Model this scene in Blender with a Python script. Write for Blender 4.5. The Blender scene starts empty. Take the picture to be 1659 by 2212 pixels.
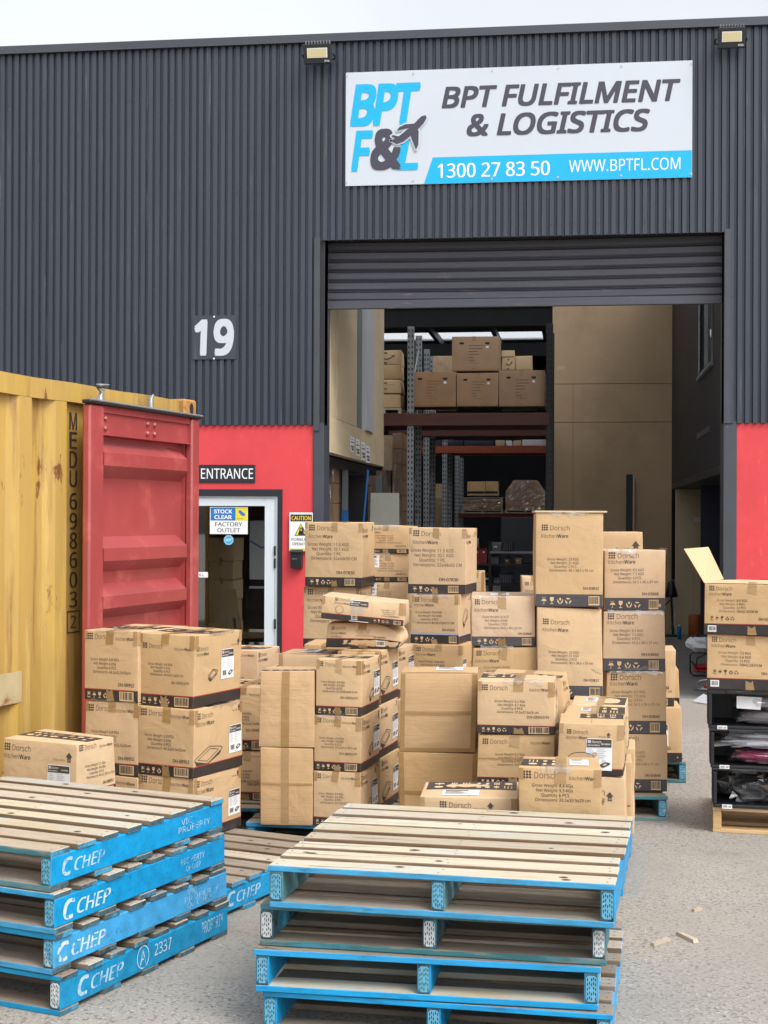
import bpy, bmesh, math, random
from mathutils import Vector, Matrix
SC = bpy.context.scene
COL = SC.collection
R = math.radians
rnd = random.Random(7)

# ------------------------------------------------------------------ camera
FPX, YAW, PIT, ROL, EYE = 3186.0, R(7.55), R(.236), R(.247), 1.79   # focal length in px of a 1659 x 2212 frame
CF = Vector((-math.sin(YAW)*math.cos(PIT), math.cos(YAW)*math.cos(PIT), math.sin(PIT)))
_cr = Vector((math.cos(YAW), math.sin(YAW), 0)); _cu = _cr.cross(CF)
CX = _cr*math.cos(ROL) + _cu*math.sin(ROL); CU = -_cr*math.sin(ROL) + _cu*math.cos(ROL)
CO = Vector((0, 0, EYE))
cam = bpy.data.cameras.new('camera'); co = bpy.data.objects.new('camera', cam); COL.objects.link(co)
m = Matrix((CX, CU, -CF)).transposed().to_4x4(); m.translation = CO; co.matrix_world = m
cam.sensor_width = 36; cam.lens = 36*FPX/2212; cam.clip_end = 2000; cam.clip_start = .05
SC.camera = co
# ------------------------------------------------------------------ light: overcast sky
SUN_EL, SUN_AZ = R(52), R(132)
w = bpy.data.worlds.new('World'); SC.world = w; w.use_nodes = True
nt = w.node_tree; nt.nodes.clear()
N = lambda t: nt.nodes.new(t)
sky = N('ShaderNodeTexSky'); sky.sky_type = 'NISHITA'; sky.sun_disc = False
sky.sun_elevation = SUN_EL; sky.sun_rotation = SUN_AZ; sky.dust_density = 4; sky.air_density = 1.2
hs = N('ShaderNodeHueSaturation'); hs.inputs['Saturation'].default_value = .22; hs.inputs['Value'].default_value = 1.5
tc = N('ShaderNodeTexCoord'); nz = N('ShaderNodeTexNoise'); nz.inputs['Scale'].default_value = 2.2; nz.inputs['Detail'].default_value = 5
mr = N('ShaderNodeMapRange'); mr.inputs[1].default_value = .3; mr.inputs[2].default_value = .7; mr.inputs[3].default_value = 1.05; mr.inputs[4].default_value = 1.35
mx = N('ShaderNodeVectorMath'); mx.operation = 'SCALE'
bg = N('ShaderNodeBackground'); bg.inputs['Strength'].default_value = .13; wo = N('ShaderNodeOutputWorld')
L = nt.links.new
L(sky.outputs[0], hs.inputs['Color']); L(hs.outputs[0], mx.inputs[0]); L(tc.outputs['Generated'], nz.inputs['Vector'])
L(nz.outputs[0], mr.inputs[0]); L(mr.outputs[0], mx.inputs['Scale']); L(mx.outputs[0], bg.inputs['Color']); L(bg.outputs[0], wo.inputs[0])
sl = bpy.data.lights.new('sun', 'SUN'); sl.energy = 1.3; sl.angle = R(24); sl.color = (1, .96, .9)
so = bpy.data.objects.new('sun', sl); COL.objects.link(so)
sd = Vector((math.cos(SUN_EL)*math.sin(SUN_AZ), math.cos(SUN_EL)*math.cos(SUN_AZ), math.sin(SUN_EL)))
so.rotation_euler = sd.to_track_quat('Z', 'Y').to_euler()
SC.view_settings.view_transform = 'Standard'; SC.view_settings.look = 'None'; SC.view_settings.gamma = 1
SC.view_settings.exposure = 0.22
SC.render.engine = 'CYCLES'
try:
    SC.cycles.use_denoising = True; SC.cycles.max_bounces = 8; SC.cycles.transparent_max_bounces = 12
    SC.cycles.sample_clamp_indirect = 6
except Exception: pass

# ------------------------------------------------------------------ picture rays -> world points
def ray(px, py): return CF + CX*((px-829.5)/FPX) + CU*((1106-py)/FPX)
def atd(px, py, d): return CO + ray(px, py)*d
def onz(px, py, z): r = ray(px, py); return CO + r*((z-EYE)/r.z)
def onY(px, py, Y): r = ray(px, py); return CO + r*(Y/r.y)
def onX(px, py, X): r = ray(px, py); return CO + r*(X/r.x)

# ------------------------------------------------------------------ materials
MATS = {}
def pmat(name, col, rough=.7, var=.12, scale=6, stretch=(1, 1, 1), bump=0, bscale=40, bstretch=None, dent=0, coat=0, metal=0, objvar=0,
         spots=None, alpha=1, spec=None, huevar=0, sheen=0):
    """procedural material: base colour x low-frequency noise x per-object variation, optional spots of a second colour, bump"""
    m = bpy.data.materials.new(name); m.use_nodes = True; t = m.node_tree; n = t.nodes; l = t.links.new
    b = n['Principled BSDF']; b.inputs['Roughness'].default_value = rough; b.inputs['Metallic'].default_value = metal
    if spec is not None: b.inputs['Specular IOR Level'].default_value = spec
    tcn = n.new('ShaderNodeTexCoord'); mp = n.new('ShaderNodeMapping'); mp.inputs['Scale'].default_value = stretch
    oi = n.new('ShaderNodeObjectInfo'); add = n.new('ShaderNodeVectorMath'); add.operation = 'ADD'
    sc_ = n.new('ShaderNodeMath'); sc_.operation = 'MULTIPLY'; sc_.inputs[1].default_value = 37.0
    l(oi.outputs['Random'], sc_.inputs[0]); l(tcn.outputs['Object'], add.inputs[0]); l(sc_.outputs[0], add.inputs[1]); l(add.outputs[0], mp.inputs['Vector'])
    nz = n.new('ShaderNodeTexNoise'); nz.inputs['Scale'].default_value = scale; nz.inputs['Detail'].default_value = 5; nz.inputs['Roughness'].default_value = .62
    l(mp.outputs[0], nz.inputs['Vector'])
    mr = n.new('ShaderNodeMapRange'); mr.inputs[1].default_value = .28; mr.inputs[2].default_value = .72
    mr.inputs[3].default_value = 1-var; mr.inputs[4].default_value = 1+var; l(nz.outputs[0], mr.inputs[0])
    cur = None
    h = n.new('ShaderNodeHueSaturation'); h.inputs['Color'].default_value = (*col, 1)
    if objvar:
        mo = n.new('ShaderNodeMapRange'); mo.inputs[3].default_value = 1-objvar; mo.inputs[4].default_value = 1+objvar; l(oi.outputs['Random'], mo.inputs[0])
        mm = n.new('ShaderNodeMath'); mm.operation = 'MULTIPLY'; l(mo.outputs[0], mm.inputs[0]); l(mr.outputs[0], mm.inputs[1]); l(mm.outputs[0], h.inputs['Value'])
        ms = n.new('ShaderNodeMapRange'); ms.inputs[3].default_value = 1+objvar; ms.inputs[4].default_value = 1-objvar; l(oi.outputs['Random'], ms.inputs[0]); l(ms.outputs[0], h.inputs['Saturation'])
    else: l(mr.outputs[0], h.inputs['Value'])
    cur = h.outputs[0]
    for sp in (spots or []):        # (colour, scale, lo, hi, stretch)
        mp2 = n.new('ShaderNodeMapping'); mp2.inputs['Scale'].default_value = sp[4] if len(sp) > 4 else (1, 1, 1); l(add.outputs[0], mp2.inputs['Vector'])
        n2 = n.new('ShaderNodeTexNoise'); n2.inputs['Scale'].default_value = sp[1]; n2.inputs['Detail'].default_value = 6; n2.inputs['Roughness'].default_value = .65
        l(mp2.outputs[0], n2.inputs['Vector'])
        r2 = n.new('ShaderNodeMapRange'); r2.inputs[1].default_value = sp[2]; r2.inputs[2].default_value = sp[3]; l(n2.outputs[0], r2.inputs[0])
        mi = n.new('ShaderNodeMix'); mi.data_type = 'RGBA'; mi.inputs[7].default_value = (*sp[0], 1)
        l(r2.outputs[0], mi.inputs[0]); l(cur, mi.inputs[6]); cur = mi.outputs[2]
    l(cur, b.inputs['Base Color'])
    if bump:
        mp3 = n.new('ShaderNodeMapping'); mp3.inputs['Scale'].default_value = bstretch or stretch; l(add.outputs[0], mp3.inputs['Vector'])
        n3 = n.new('ShaderNodeTexNoise'); n3.inputs['Scale'].default_value = bscale; n3.inputs['Detail'].default_value = 4; l(mp3.outputs[0], n3.inputs['Vector'])
        bp = n.new('ShaderNodeBump'); bp.inputs['Strength'].default_value = bump; bp.inputs['Distance'].default_value = .004
        l(n3.outputs[0], bp.inputs['Height']); l(bp.outputs[0], b.inputs['Normal'])
        if dent:
            n4 = n.new('ShaderNodeTexNoise'); n4.inputs['Scale'].default_value = 5; n4.inputs['Detail'].default_value = 3; n4.inputs['Distortion'].default_value = .8; l(add.outputs[0], n4.inputs['Vector'])
            b4 = n.new('ShaderNodeBump'); b4.inputs['Strength'].default_value = dent; b4.inputs['Distance'].default_value = .03; l(n4.outputs[0], b4.inputs['Height']); l(b4.outputs[0], bp.inputs['Normal'])
    if coat: b.inputs['Coat Weight'].default_value = coat; b.inputs['Coat IOR'].default_value = 1.9; b.inputs['Coat Roughness'].default_value = .3
    if alpha < 1: b.inputs['Alpha'].default_value = alpha
    MATS[name] = m; return m

M = MATS
pmat('cardboard', (.525, .36, .20), .78, .06, 5, bump=.25, bscale=60, bstretch=(.3, .3, 6), objvar=.10, dent=.35, spots=[((.42, .27, .14), 2.2, .66, .85)])
pmat('cardboard_pink', (.55, .40, .265), .78, .06, 5, bump=.25, bscale=60, bstretch=(.3, .3, 6), objvar=.06, dent=.35)
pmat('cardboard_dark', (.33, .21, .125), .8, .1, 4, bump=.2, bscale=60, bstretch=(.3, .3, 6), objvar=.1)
pmat('cardboard_plain', (.48, .31, .155), .72, .07, 3, stretch=(.4, .4, 8), bump=.4, bscale=30, bstretch=(.3, .3, 8), objvar=.06, dent=.4)
pmat('card_pale', (.57, .425, .255), .75, .05, 5, objvar=.04)
pmat('ink', (.060, .047, .036), .6, .2, 30)
pmat('ink_soft', (.17, .115, .07), .7, .2, 30)
pmat('band', (.032, .027, .027), .45, .25, 10, objvar=.25, spots=[((.09, .08, .08), 7, .6, .8)])
pmat('band_grey', (.062, .058, .066), .5, .2, 8, objvar=.15)
pmat('red_line', (.38, .04, .035), .6, .1)
pmat('lilac_line', (.30, .34, .50), .6, .1)
pmat('print_beige', (.62, .45, .27), .7, .1)
pmat('tape', (.42, .265, .12), .3, .12, 12, stretch=(1, 1, 4), objvar=.12, bump=.5, bscale=25, alpha=.68)
pmat('sticker', (.78, .79, .80), .5, .03)
pmat('white_print', (.75, .76, .78), .5, .03)
pmat('rule', (.42, .46, .52), .6, .03)
pmat('wood', (.48, .36, .22), .85, .22, 5, stretch=(1, 14, 14), bump=.5, bscale=14, bstretch=(1.2, 22, 22), objvar=.16, spots=[((.20, .13, .075), 6, .64, .74, (1, 10, 10)), ((.33, .37, .36), 1.6, .56, .8)])
pmat('wood_pale', (.49, .42, .30), .82, .16, 5, stretch=(1, 14, 14), bump=.45, bscale=14, bstretch=(1.2, 22, 22), objvar=.2, spots=[((.28, .19, .11), 5, .58, .72, (1, 12, 12)), ((.44, .47, .43), 1.8, .45, .7), ((.20, .15, .10), 16, .70, .76, (.6, 3, 3))])
pmat('wood_grey', (.255, .21, .165), .9, .22, 5, stretch=(1, 14, 14), bump=.5, bscale=14, bstretch=(1.2, 22, 22), objvar=.2, spots=[((.12, .085, .06), 6, .62, .72, (1, 10, 10)), ((.22, .26, .28), 1.6, .55, .8)])
pmat('wood_weathered', (.43, .365, .285), .88, .2, 5, stretch=(1, 14, 14), bump=.5, bscale=14, bstretch=(1.2, 22, 22), objvar=.13, spots=[((.20, .145, .10), 6, .64, .74, (1, 10, 10)), ((.38, .42, .42), 1.5, .54, .8)])
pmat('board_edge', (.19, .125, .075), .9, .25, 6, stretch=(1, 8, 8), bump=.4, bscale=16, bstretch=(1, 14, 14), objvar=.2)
pmat('rack_brown', (.075, .024, .018), .5, .15, 6, stretch=(.5, 4, 4))
pmat('wood_new', (.60, .42, .23), .8, .14, 5, stretch=(1, 10, 10), bump=.35, bscale=14, bstretch=(1.2, 20, 20), objvar=.1, spots=[((.36, .2, .09), 4, .66, .76, (1, 8, 8))])
pmat('blue_paint', (.008, .24, .46), .62, .28, 6, stretch=(1, 3, 3), bump=.5, bscale=16, bstretch=(1, 8, 8), objvar=.14,
     spots=[((.008, .06, .14), 7, .6, .74, (1, 5, 5)), ((.20, .22, .20), 10, .68, .78, (1, 4, 4))])
pmat('blue_bright', (.003, .28, .58), .5, .2, 5, stretch=(1, 3, 3), bump=.35, bscale=16, bstretch=(1, 8, 8), objvar=.08, spots=[((.002, .15, .34), 6, .58, .74, (1, 5, 5)), ((.25, .27, .24), 12, .70, .76, (1, 6, 6)), ((.012, .05, .085), 7, .63, .70, (.5, 9, 9))])
pmat('teal_worn', (.05, .17, .20), .75, .3, 5, stretch=(1, 4, 4), bump=.5, bscale=14, bstretch=(1, 16, 16), objvar=.15, spots=[((.24, .22, .16), 4, .54, .68, (1, 8, 8)), ((.012, .04, .05), 6, .62, .72, (1, 5, 5)), ((.06, .26, .38), 3, .55, .7)])
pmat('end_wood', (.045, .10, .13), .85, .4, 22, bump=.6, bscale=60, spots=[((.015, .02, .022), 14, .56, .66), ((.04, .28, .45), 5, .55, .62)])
pmat('plate_blue', (.11, .36, .52), .5, .15, 30, spots=[((.55, .6, .62), 18, .6, .68)])
pmat('plate_white', (.56, .60, .62), .45, .12, 25, spots=[((.12, .36, .52), 12, .56, .62)])
pmat('slot', (.012, .014, .018), .8, .1)
pmat('stencil', (.50, .62, .70), .7, .15, 30, spots=[((.04, .26, .5), 24, .54, .62)])
pmat('stencil_worn', (.36, .53, .65), .7, .15, 30, spots=[((.03, .25, .5), 20, .50, .60)])
pmat('cladding', (.037, .046, .066), .42, .10, 1.5, stretch=(4, 4, .25), objvar=0, spots=[((.15, .155, .165), 3.5, .62, .82, (5, 5, .3)), ((.03, .035, .05), 1.3, .55, .75, (3, 3, .4)), ((.28, .28, .28), 16, .74, .78, (2, 2, .35))])
pmat('capping', (.05, .055, .07), .45, .1, 2)
pmat('steel_paint', (.052, .058, .074), .4, .12, 3, spots=[((.16, .16, .17), 9, .68, .78)])
pmat('shutter', (.062, .064, .084), .45, .14, 2, stretch=(.5, 1, 5), spots=[((.19, .185, .19), 6, .62, .8, (.6, 1, 4))])
pmat('red_wall', (.63, .052, .062), .72, .08, 1.2, bump=.15, bscale=45, dent=.06, spots=[((.50, .045, .05), 2.5, .52, .8), ((.70, .12, .12), 9, .62, .78, (2, 2, .5))])
pmat('black_paint', (.016, .018, .026), .45, .15)
pmat('sign_white', (.53, .58, .65), .28, .02, 1)
pmat('sign_cyan', (.0, .40, .72), .3, .02)
pmat('sign_dark', (.050, .048, .075), .35, .03)
pmat('white', (.78, .80, .83), .4, .03)
pmat('frame_white', (.60, .67, .72), .35, .04)
pmat('yellow_sign', (.75, .60, .03), .5, .03)
pmat('sticker_blue', (.01, .17, .50), .45, .03)
pmat('sticker_cyan', (.02, .36, .62), .45, .03)
pmat('container_yellow', (.45, .29, .078), .55, .13, 1.5, stretch=(2, 2, .4), bump=.25, bscale=8,
     spots=[((.62, .44, .15), 3, .54, .75, (3, 3, .3)), ((.22, .10, .035), 1.5, .57, .70, (5, 5, .35)), ((.17, .065, .02), 6, .64, .68, (1, 1, .45)), ((.13, .085, .04), 1.1, .60, .75, (2, 2, .5)), ((.40, .29, .14), 9, .60, .68, (6, 6, .3)), ((.5, .33, .06), 2.5, .5, .7, (3, 3, .5))])
pmat('repair_patch', (.52, .43, .25), .6, .15, 4, spots=[((.28, .10, .03), 5, .56, .64), ((.62, .42, .12), 3, .56, .7)])
pmat('container_red', (.34, .055, .054), .40, .14, 2, objvar=0, spec=.7, coat=.25, bump=.12, bscale=10, spots=[((.52, .12, .11), 4, .55, .75), ((.62, .40, .37), 30, .70, .74, (1, .5, 3)), ((.33, .04, .04), 2.2, .56, .8)])
pmat('casting', (.40, .20, .05), .6, .25, 10, bump=.4, bscale=40, spots=[((.16, .07, .03), 14, .58, .68)])
pmat('rubber', (.018, .017, .018), .6, .2)
pmat('steel', (.42, .43, .44), .35, .15, 12, metal=.8)
pmat('lamp_face', (.60, .53, .30), .3, .03)
pmat('black_plastic', (.014, .015, .018), .38, .15, 12)
pmat('ply', (.56, .45, .29), .7, .1, 1.2, stretch=(1, 1, 3), spots=[((.40, .30, .18), 1.6, .58, .8)])
pmat('ply_dark', (.47, .335, .20), .7, .08, 1, stretch=(1, 1, 1), spots=[((.36, .25, .145), 1.2, .5, .8)])
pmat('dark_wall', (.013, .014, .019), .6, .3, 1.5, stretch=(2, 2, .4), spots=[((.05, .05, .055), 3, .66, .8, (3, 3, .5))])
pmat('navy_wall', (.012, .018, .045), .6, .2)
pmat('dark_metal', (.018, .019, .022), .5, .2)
pmat('galvanised', (.26, .28, .30), .45, .12, 14, metal=.4)
pmat('rack_orange', (.30, .062, .02), .5, .15, 6, stretch=(.5, 4, 4))
pmat('post_grey', (.13, .155, .165), .5, .1)
pmat('post_blue', (.01, .12, .36), .45, .1)
pmat('column_white', (.42, .44, .46), .6, .04)
pmat('board_grey', (.40, .40, .35), .6, .06)
pmat('jerry_red', (.32, .012, .025), .4, .08)
pmat('crate_black', (.013, .014, .018), .42, .2, 20)
pmat('plum', (.34, .015, .10), .3, .2)
pmat('pink', (.50, .06, .22), .35, .2)
pmat('pan_grey', (.24, .22, .23), .35, .3, 5)
pmat('orange_roll', (.38, .105, .025), .5, .1)
pmat('paper', (.72, .74, .78), .7, .05)
pmat('bright_red', (.50, .012, .02), .4, .08)
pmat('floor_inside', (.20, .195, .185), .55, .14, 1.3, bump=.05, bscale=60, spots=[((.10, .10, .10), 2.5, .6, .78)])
pmat('asphalt', (.305, .285, .255), .9, .10, .9, bump=1, bscale=60,
     spots=[((.13, .122, .11), 60, .525, .62), ((.48, .455, .415), 70, .57, .655), ((.26, .24, .21), .5, .46, .70), ((.19, .175, .155), 2.2, .58, .76), ((.07, .065, .06), 22, .70, .745)])

def glassy(name, tint, gloss=.12, rough=.05, body=None, bodyfac=0):
    m = bpy.data.materials.new(name); m.use_nodes = True; t = m.node_tree; n = t.nodes; n.clear(); l = t.links.new
    tr = n.new('ShaderNodeBsdfTransparent'); tr.inputs[0].default_value = (*tint, 1)
    gl = n.new('ShaderNodeBsdfGlossy'); gl.inputs['Roughness'].default_value = rough
    mi = n.new('ShaderNodeMixShader'); mi.inputs[0].default_value = gloss
    l(tr.outputs[0], mi.inputs[1]); l(gl.outputs[0], mi.inputs[2]); last = mi
    if body:
        df = n.new('ShaderNodeBsdfDiffuse'); df.inputs[0].default_value = (*body, 1)
        tl = n.new('ShaderNodeBsdfTranslucent'); tl.inputs[0].default_value = (*body, 1)
        ad = n.new('ShaderNodeMixShader'); ad.inputs[0].default_value = .5; l(df.outputs[0], ad.inputs[1]); l(tl.outputs[0], ad.inputs[2])
        m2 = n.new('ShaderNodeMixShader'); m2.inputs[0].default_value = bodyfac; l(mi.outputs[0], m2.inputs[1]); l(ad.outputs[0], m2.inputs[2]); last = m2
    o = n.new('ShaderNodeOutputMaterial'); l(last.outputs[0], o.inputs[0]); MATS[name] = m; return m
glassy('glass', (.82, .87, .87), .2, .02)
glassy('plastic_film', (.95, .95, .96), .16, .12, (.75, .76, .80), .05)
glassy('bag_film', (.92, .92, .95), .30, .14, (.85, .86, .9), .38)
glassy('skylight_and_fill', (.97, .98, 1), .03, .2, (.85, .88, .9), .2)

# ------------------------------------------------------------------ mesh builder
class MB:
    def __init__(s): s.v = []; s.f = []; s.m = []; s.mats = []; s.sm = []
    def mi(s, mat):
        if mat not in s.mats: s.mats.append(mat)
        return s.mats.index(mat)
    def add(s, vs, fs, mat, smooth=False):
        o = len(s.v); k = s.mi(mat); s.v.extend([tuple(p) for p in vs])
        for f in fs: s.f.append([i+o for i in f]); s.m.append(k); s.sm.append(smooth)
    def quad(s, a, b, c, d, mat): s.add([a, b, c, d], [(0, 1, 2, 3)], mat)
    def box(s, x0, y0, z0, x1, y1, z1, mat, c=0, mats=None):
        """axis box, optional chamfer c of all edges; mats may override by face: 'x-','x+','y-','y+','z-','z+'"""
        g = lambda f: (mats or {}).get(f, mat)
        if not c:
            v = [(x0, y0, z0), (x1, y0, z0), (x1, y1, z0), (x0, y1, z0), (x0, y0, z1), (x1, y0, z1), (x1, y1, z1), (x0, y1, z1)]
            for f, q in (('z-', (0, 3, 2, 1)), ('z+', (4, 5, 6, 7)), ('y-', (0, 1, 5, 4)), ('x+', (1, 2, 6, 5)), ('y+', (2, 3, 7, 6)), ('x-', (3, 0, 4, 7))):
                s.add([v[i] for i in q], [(0, 1, 2, 3)], g(f))
            return
        X, Y, Z = (x0, x1), (y0, y1), (z0, z1); P = {}
        vs = []
        for i in (0, 1):
            for j in (0, 1):
                for k in (0, 1):
                    si, sj, sk = (1-2*i)*c, (1-2*j)*c, (1-2*k)*c
                    for ax, p in (('x', (X[i], Y[j]+sj, Z[k]+sk)), ('y', (X[i]+si, Y[j], Z[k]+sk)), ('z', (X[i]+si, Y[j]+sj, Z[k]))):
                        P[i, j, k, ax] = p
        def q(keys, mat_):
            s.add([P[k] for k in keys], [tuple(range(len(keys)))], mat_)
        for i in (0, 1):
            o = [(0, 0), (1, 0), (1, 1), (0, 1)]
            o = o if i else o[::-1]
            q([(i, a, b, 'x') for a, b in o], g('x+' if i else 'x-'))
            q([(b, i, a, 'y') for a, b in o], g('y+' if i else 'y-'))
            q([(a, b, i, 'z') for a, b in o], g('z+' if i else 'z-'))
        for i in (0, 1):
            for j in (0, 1):
                fl = (i+j) % 2
                for (A, B_, mk) in (('x', 'y', lambda k: (i, j, k)), ('y', 'z', lambda k: (k, i, j)), ('z', 'x', lambda k: (j, k, i))):
                    ks = [(*mk(0), A), (*mk(1), A), (*mk(1), B_), (*mk(0), B_)]
                    q(ks[::-1] if not fl else ks, g({'x': 'x', 'y': 'y', 'z': 'z'}[A] + ('+' if i else '-')))
                for k in (0, 1):
                    ks = [(i, j, k, 'x'), (i, j, k, 'y'), (i, j, k, 'z')]
                    q(ks if (i+j+k) % 2 else ks[::-1], g('z+' if k else 'z-'))
    def prism(s, poly, h0, h1, mat, ax='z', side=None):
        """polygon (ccw) extruded; ax: axis of extrusion, poly in the other two axes"""
        def P(a, b, h): return {'z': (a, b, h), 'y': (a, h, b), 'x': (h, a, b)}[ax]
        n = len(poly); v = [P(a, b, h0) for a, b in poly] + [P(a, b, h1) for a, b in poly]
        s.add(v, [tuple(range(n))[::-1], tuple(range(n, 2*n))], mat)
        s.add(v, [(i, (i+1) % n, n+(i+1) % n, n+i) for i in range(n)], side or mat)
    def tube(s, pts, r, mat, n=8, cap=True, smooth=True):
        pts = [Vector(p) for p in pts]; rr = r if isinstance(r, (list, tuple)) else [r]*len(pts); vs = []
        for i, p in enumerate(pts):
            d = (pts[min(i+1, len(pts)-1)] - pts[max(i-1, 0)]).normalized()
            a = d.orthogonal() if i == 0 else (a - d*a.dot(d)); a = a.normalized(); b = d.cross(a)
            vs += [p + (a*math.cos(2*math.pi*k/n) + b*math.sin(2*math.pi*k/n))*rr[i] for k in range(n)]
        fs = [(i*n+k, i*n+(k+1) % n, (i+1)*n+(k+1) % n, (i+1)*n+k) for i in range(len(pts)-1) for k in range(n)]
        s.add(vs, fs, mat, smooth)
        if cap: s.add(vs[:n], [tuple(range(n))[::-1]], mat); s.add(vs[-n:], [tuple(range(n))], mat)
    def lathe(s, prof, cx, cy, mat, n=20, smooth=True):
        vs = [(cx+r*math.cos(2*math.pi*k/n), cy+r*math.sin(2*math.pi*k/n), z) for r, z in prof for k in range(n)]
        s.add(vs, [(i*n+k, i*n+(k+1) % n, (i+1)*n+(k+1) % n, (i+1)*n+k) for i in range(len(prof)-1) for k in range(n)], mat, smooth)
    def build(s, name, parent=None, dfm=None, loc=None, rz=0):
        me = bpy.data.meshes.new(name)
        me.from_pydata([dfm(p) for p in s.v] if dfm else s.v, [], s.f)
        for k in s.mats: me.materials.append(MATS[k])
        me.polygons.foreach_set('material_index', s.m); me.polygons.foreach_set('use_smooth', s.sm)
        me.update()
        o = bpy.data.objects.new(name, me); COL.objects.link(o)
        if parent is not None: o.parent = parent
        if loc is not None: o.location = loc
        if rz: o.rotation_euler.z = rz
        return o
def tag(o, label=None, cat=None, group=None, kind=None):
    if label: o['label'] = label
    if cat: o['category'] = cat
    if group: o['group'] = group
    if kind: o['kind'] = kind
    return o
def thing(name, label, cat, loc=(0, 0, 0), rz=0, group=None):
    o = bpy.data.objects.new(name, None); COL.objects.link(o); o.empty_display_size = .1
    o.location = loc; o.rotation_euler.z = rz
    return tag(o, label, cat, group)

# ------------------------------------------------------------------ lettering: text curves turned into flat faces
_tx = {}
try: FONT = bpy.data.fonts.load(bpy.utils.system_resource('DATAFILES', path='fonts') + '/NotoSansHebrew-Regular.ttf'.replace('.ttf', '.woff2'))   # a font that ships inside Blender
except Exception: FONT = None
def txt(s, wgt=0.0, shear=0.0, space=1.0):
    """faces of a line of text, scaled so that capitals are 1 high, starting at x=0: (verts, faces, width)"""
    key = (s, wgt, shear, space)
    if key in _tx: return _tx[key]
    def mesh(body):
        c = bpy.data.curves.new('t', 'FONT'); c.body = body; c.font = FONT or c.font
        c.shear = shear; c.resolution_u = 2; c.space_character = space
        c.fill_mode = 'FRONT'
        o = bpy.data.objects.new('t', c); COL.objects.link(o)
        dg = bpy.context.evaluated_depsgraph_get(); dg.update()
        me = bpy.data.meshes.new_from_object(o.evaluated_get(dg))
        v = [(p.co.x, p.co.y) for p in me.vertices]; f = [tuple(p.vertices) for p in me.polygons]
        bpy.data.objects.remove(o); bpy.data.curves.remove(c); bpy.data.meshes.remove(me)
        return v, f
    if 'cap' not in _tx:
        _tx['cap'] = None; v, f = mesh_cap(mesh)
        _tx['cap'] = max(p[1] for p in v) - min(p[1] for p in v)
    v, f = mesh(s)
    k = 1/_tx['cap']
    if not v: return [], [], 0
    x0 = min(p[0] for p in v); v = [((p[0]-x0)*k, p[1]*k, 0) for p in v]
    if wgt > .003:              # bold: copies of the line side by side, each a hair above the last
        v0, f0, n0 = list(v), list(f), len(v); d_ = wgt*k*2.2
        sh = [(d_, 0)] if wgt < .024 else [(d_*c_, d_*.42*s_) for c_, s_ in ((1, 0), (.5, 0), (.1, 1), (.5, 1), (.9, 1), (.1, -1), (.5, -1), (.9, -1))]
        for i, (dx, dy) in enumerate(sh, 1):
            f += [tuple(q+n0*i for q in t) for t in f0]; v += [(p[0]+dx, p[1]+dy, .3*i) for p in v0]
    _tx[key] = (v, f, max(p[0] for p in v)); return _tx[key]
def mesh_cap(mesh): return mesh('H')

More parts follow.
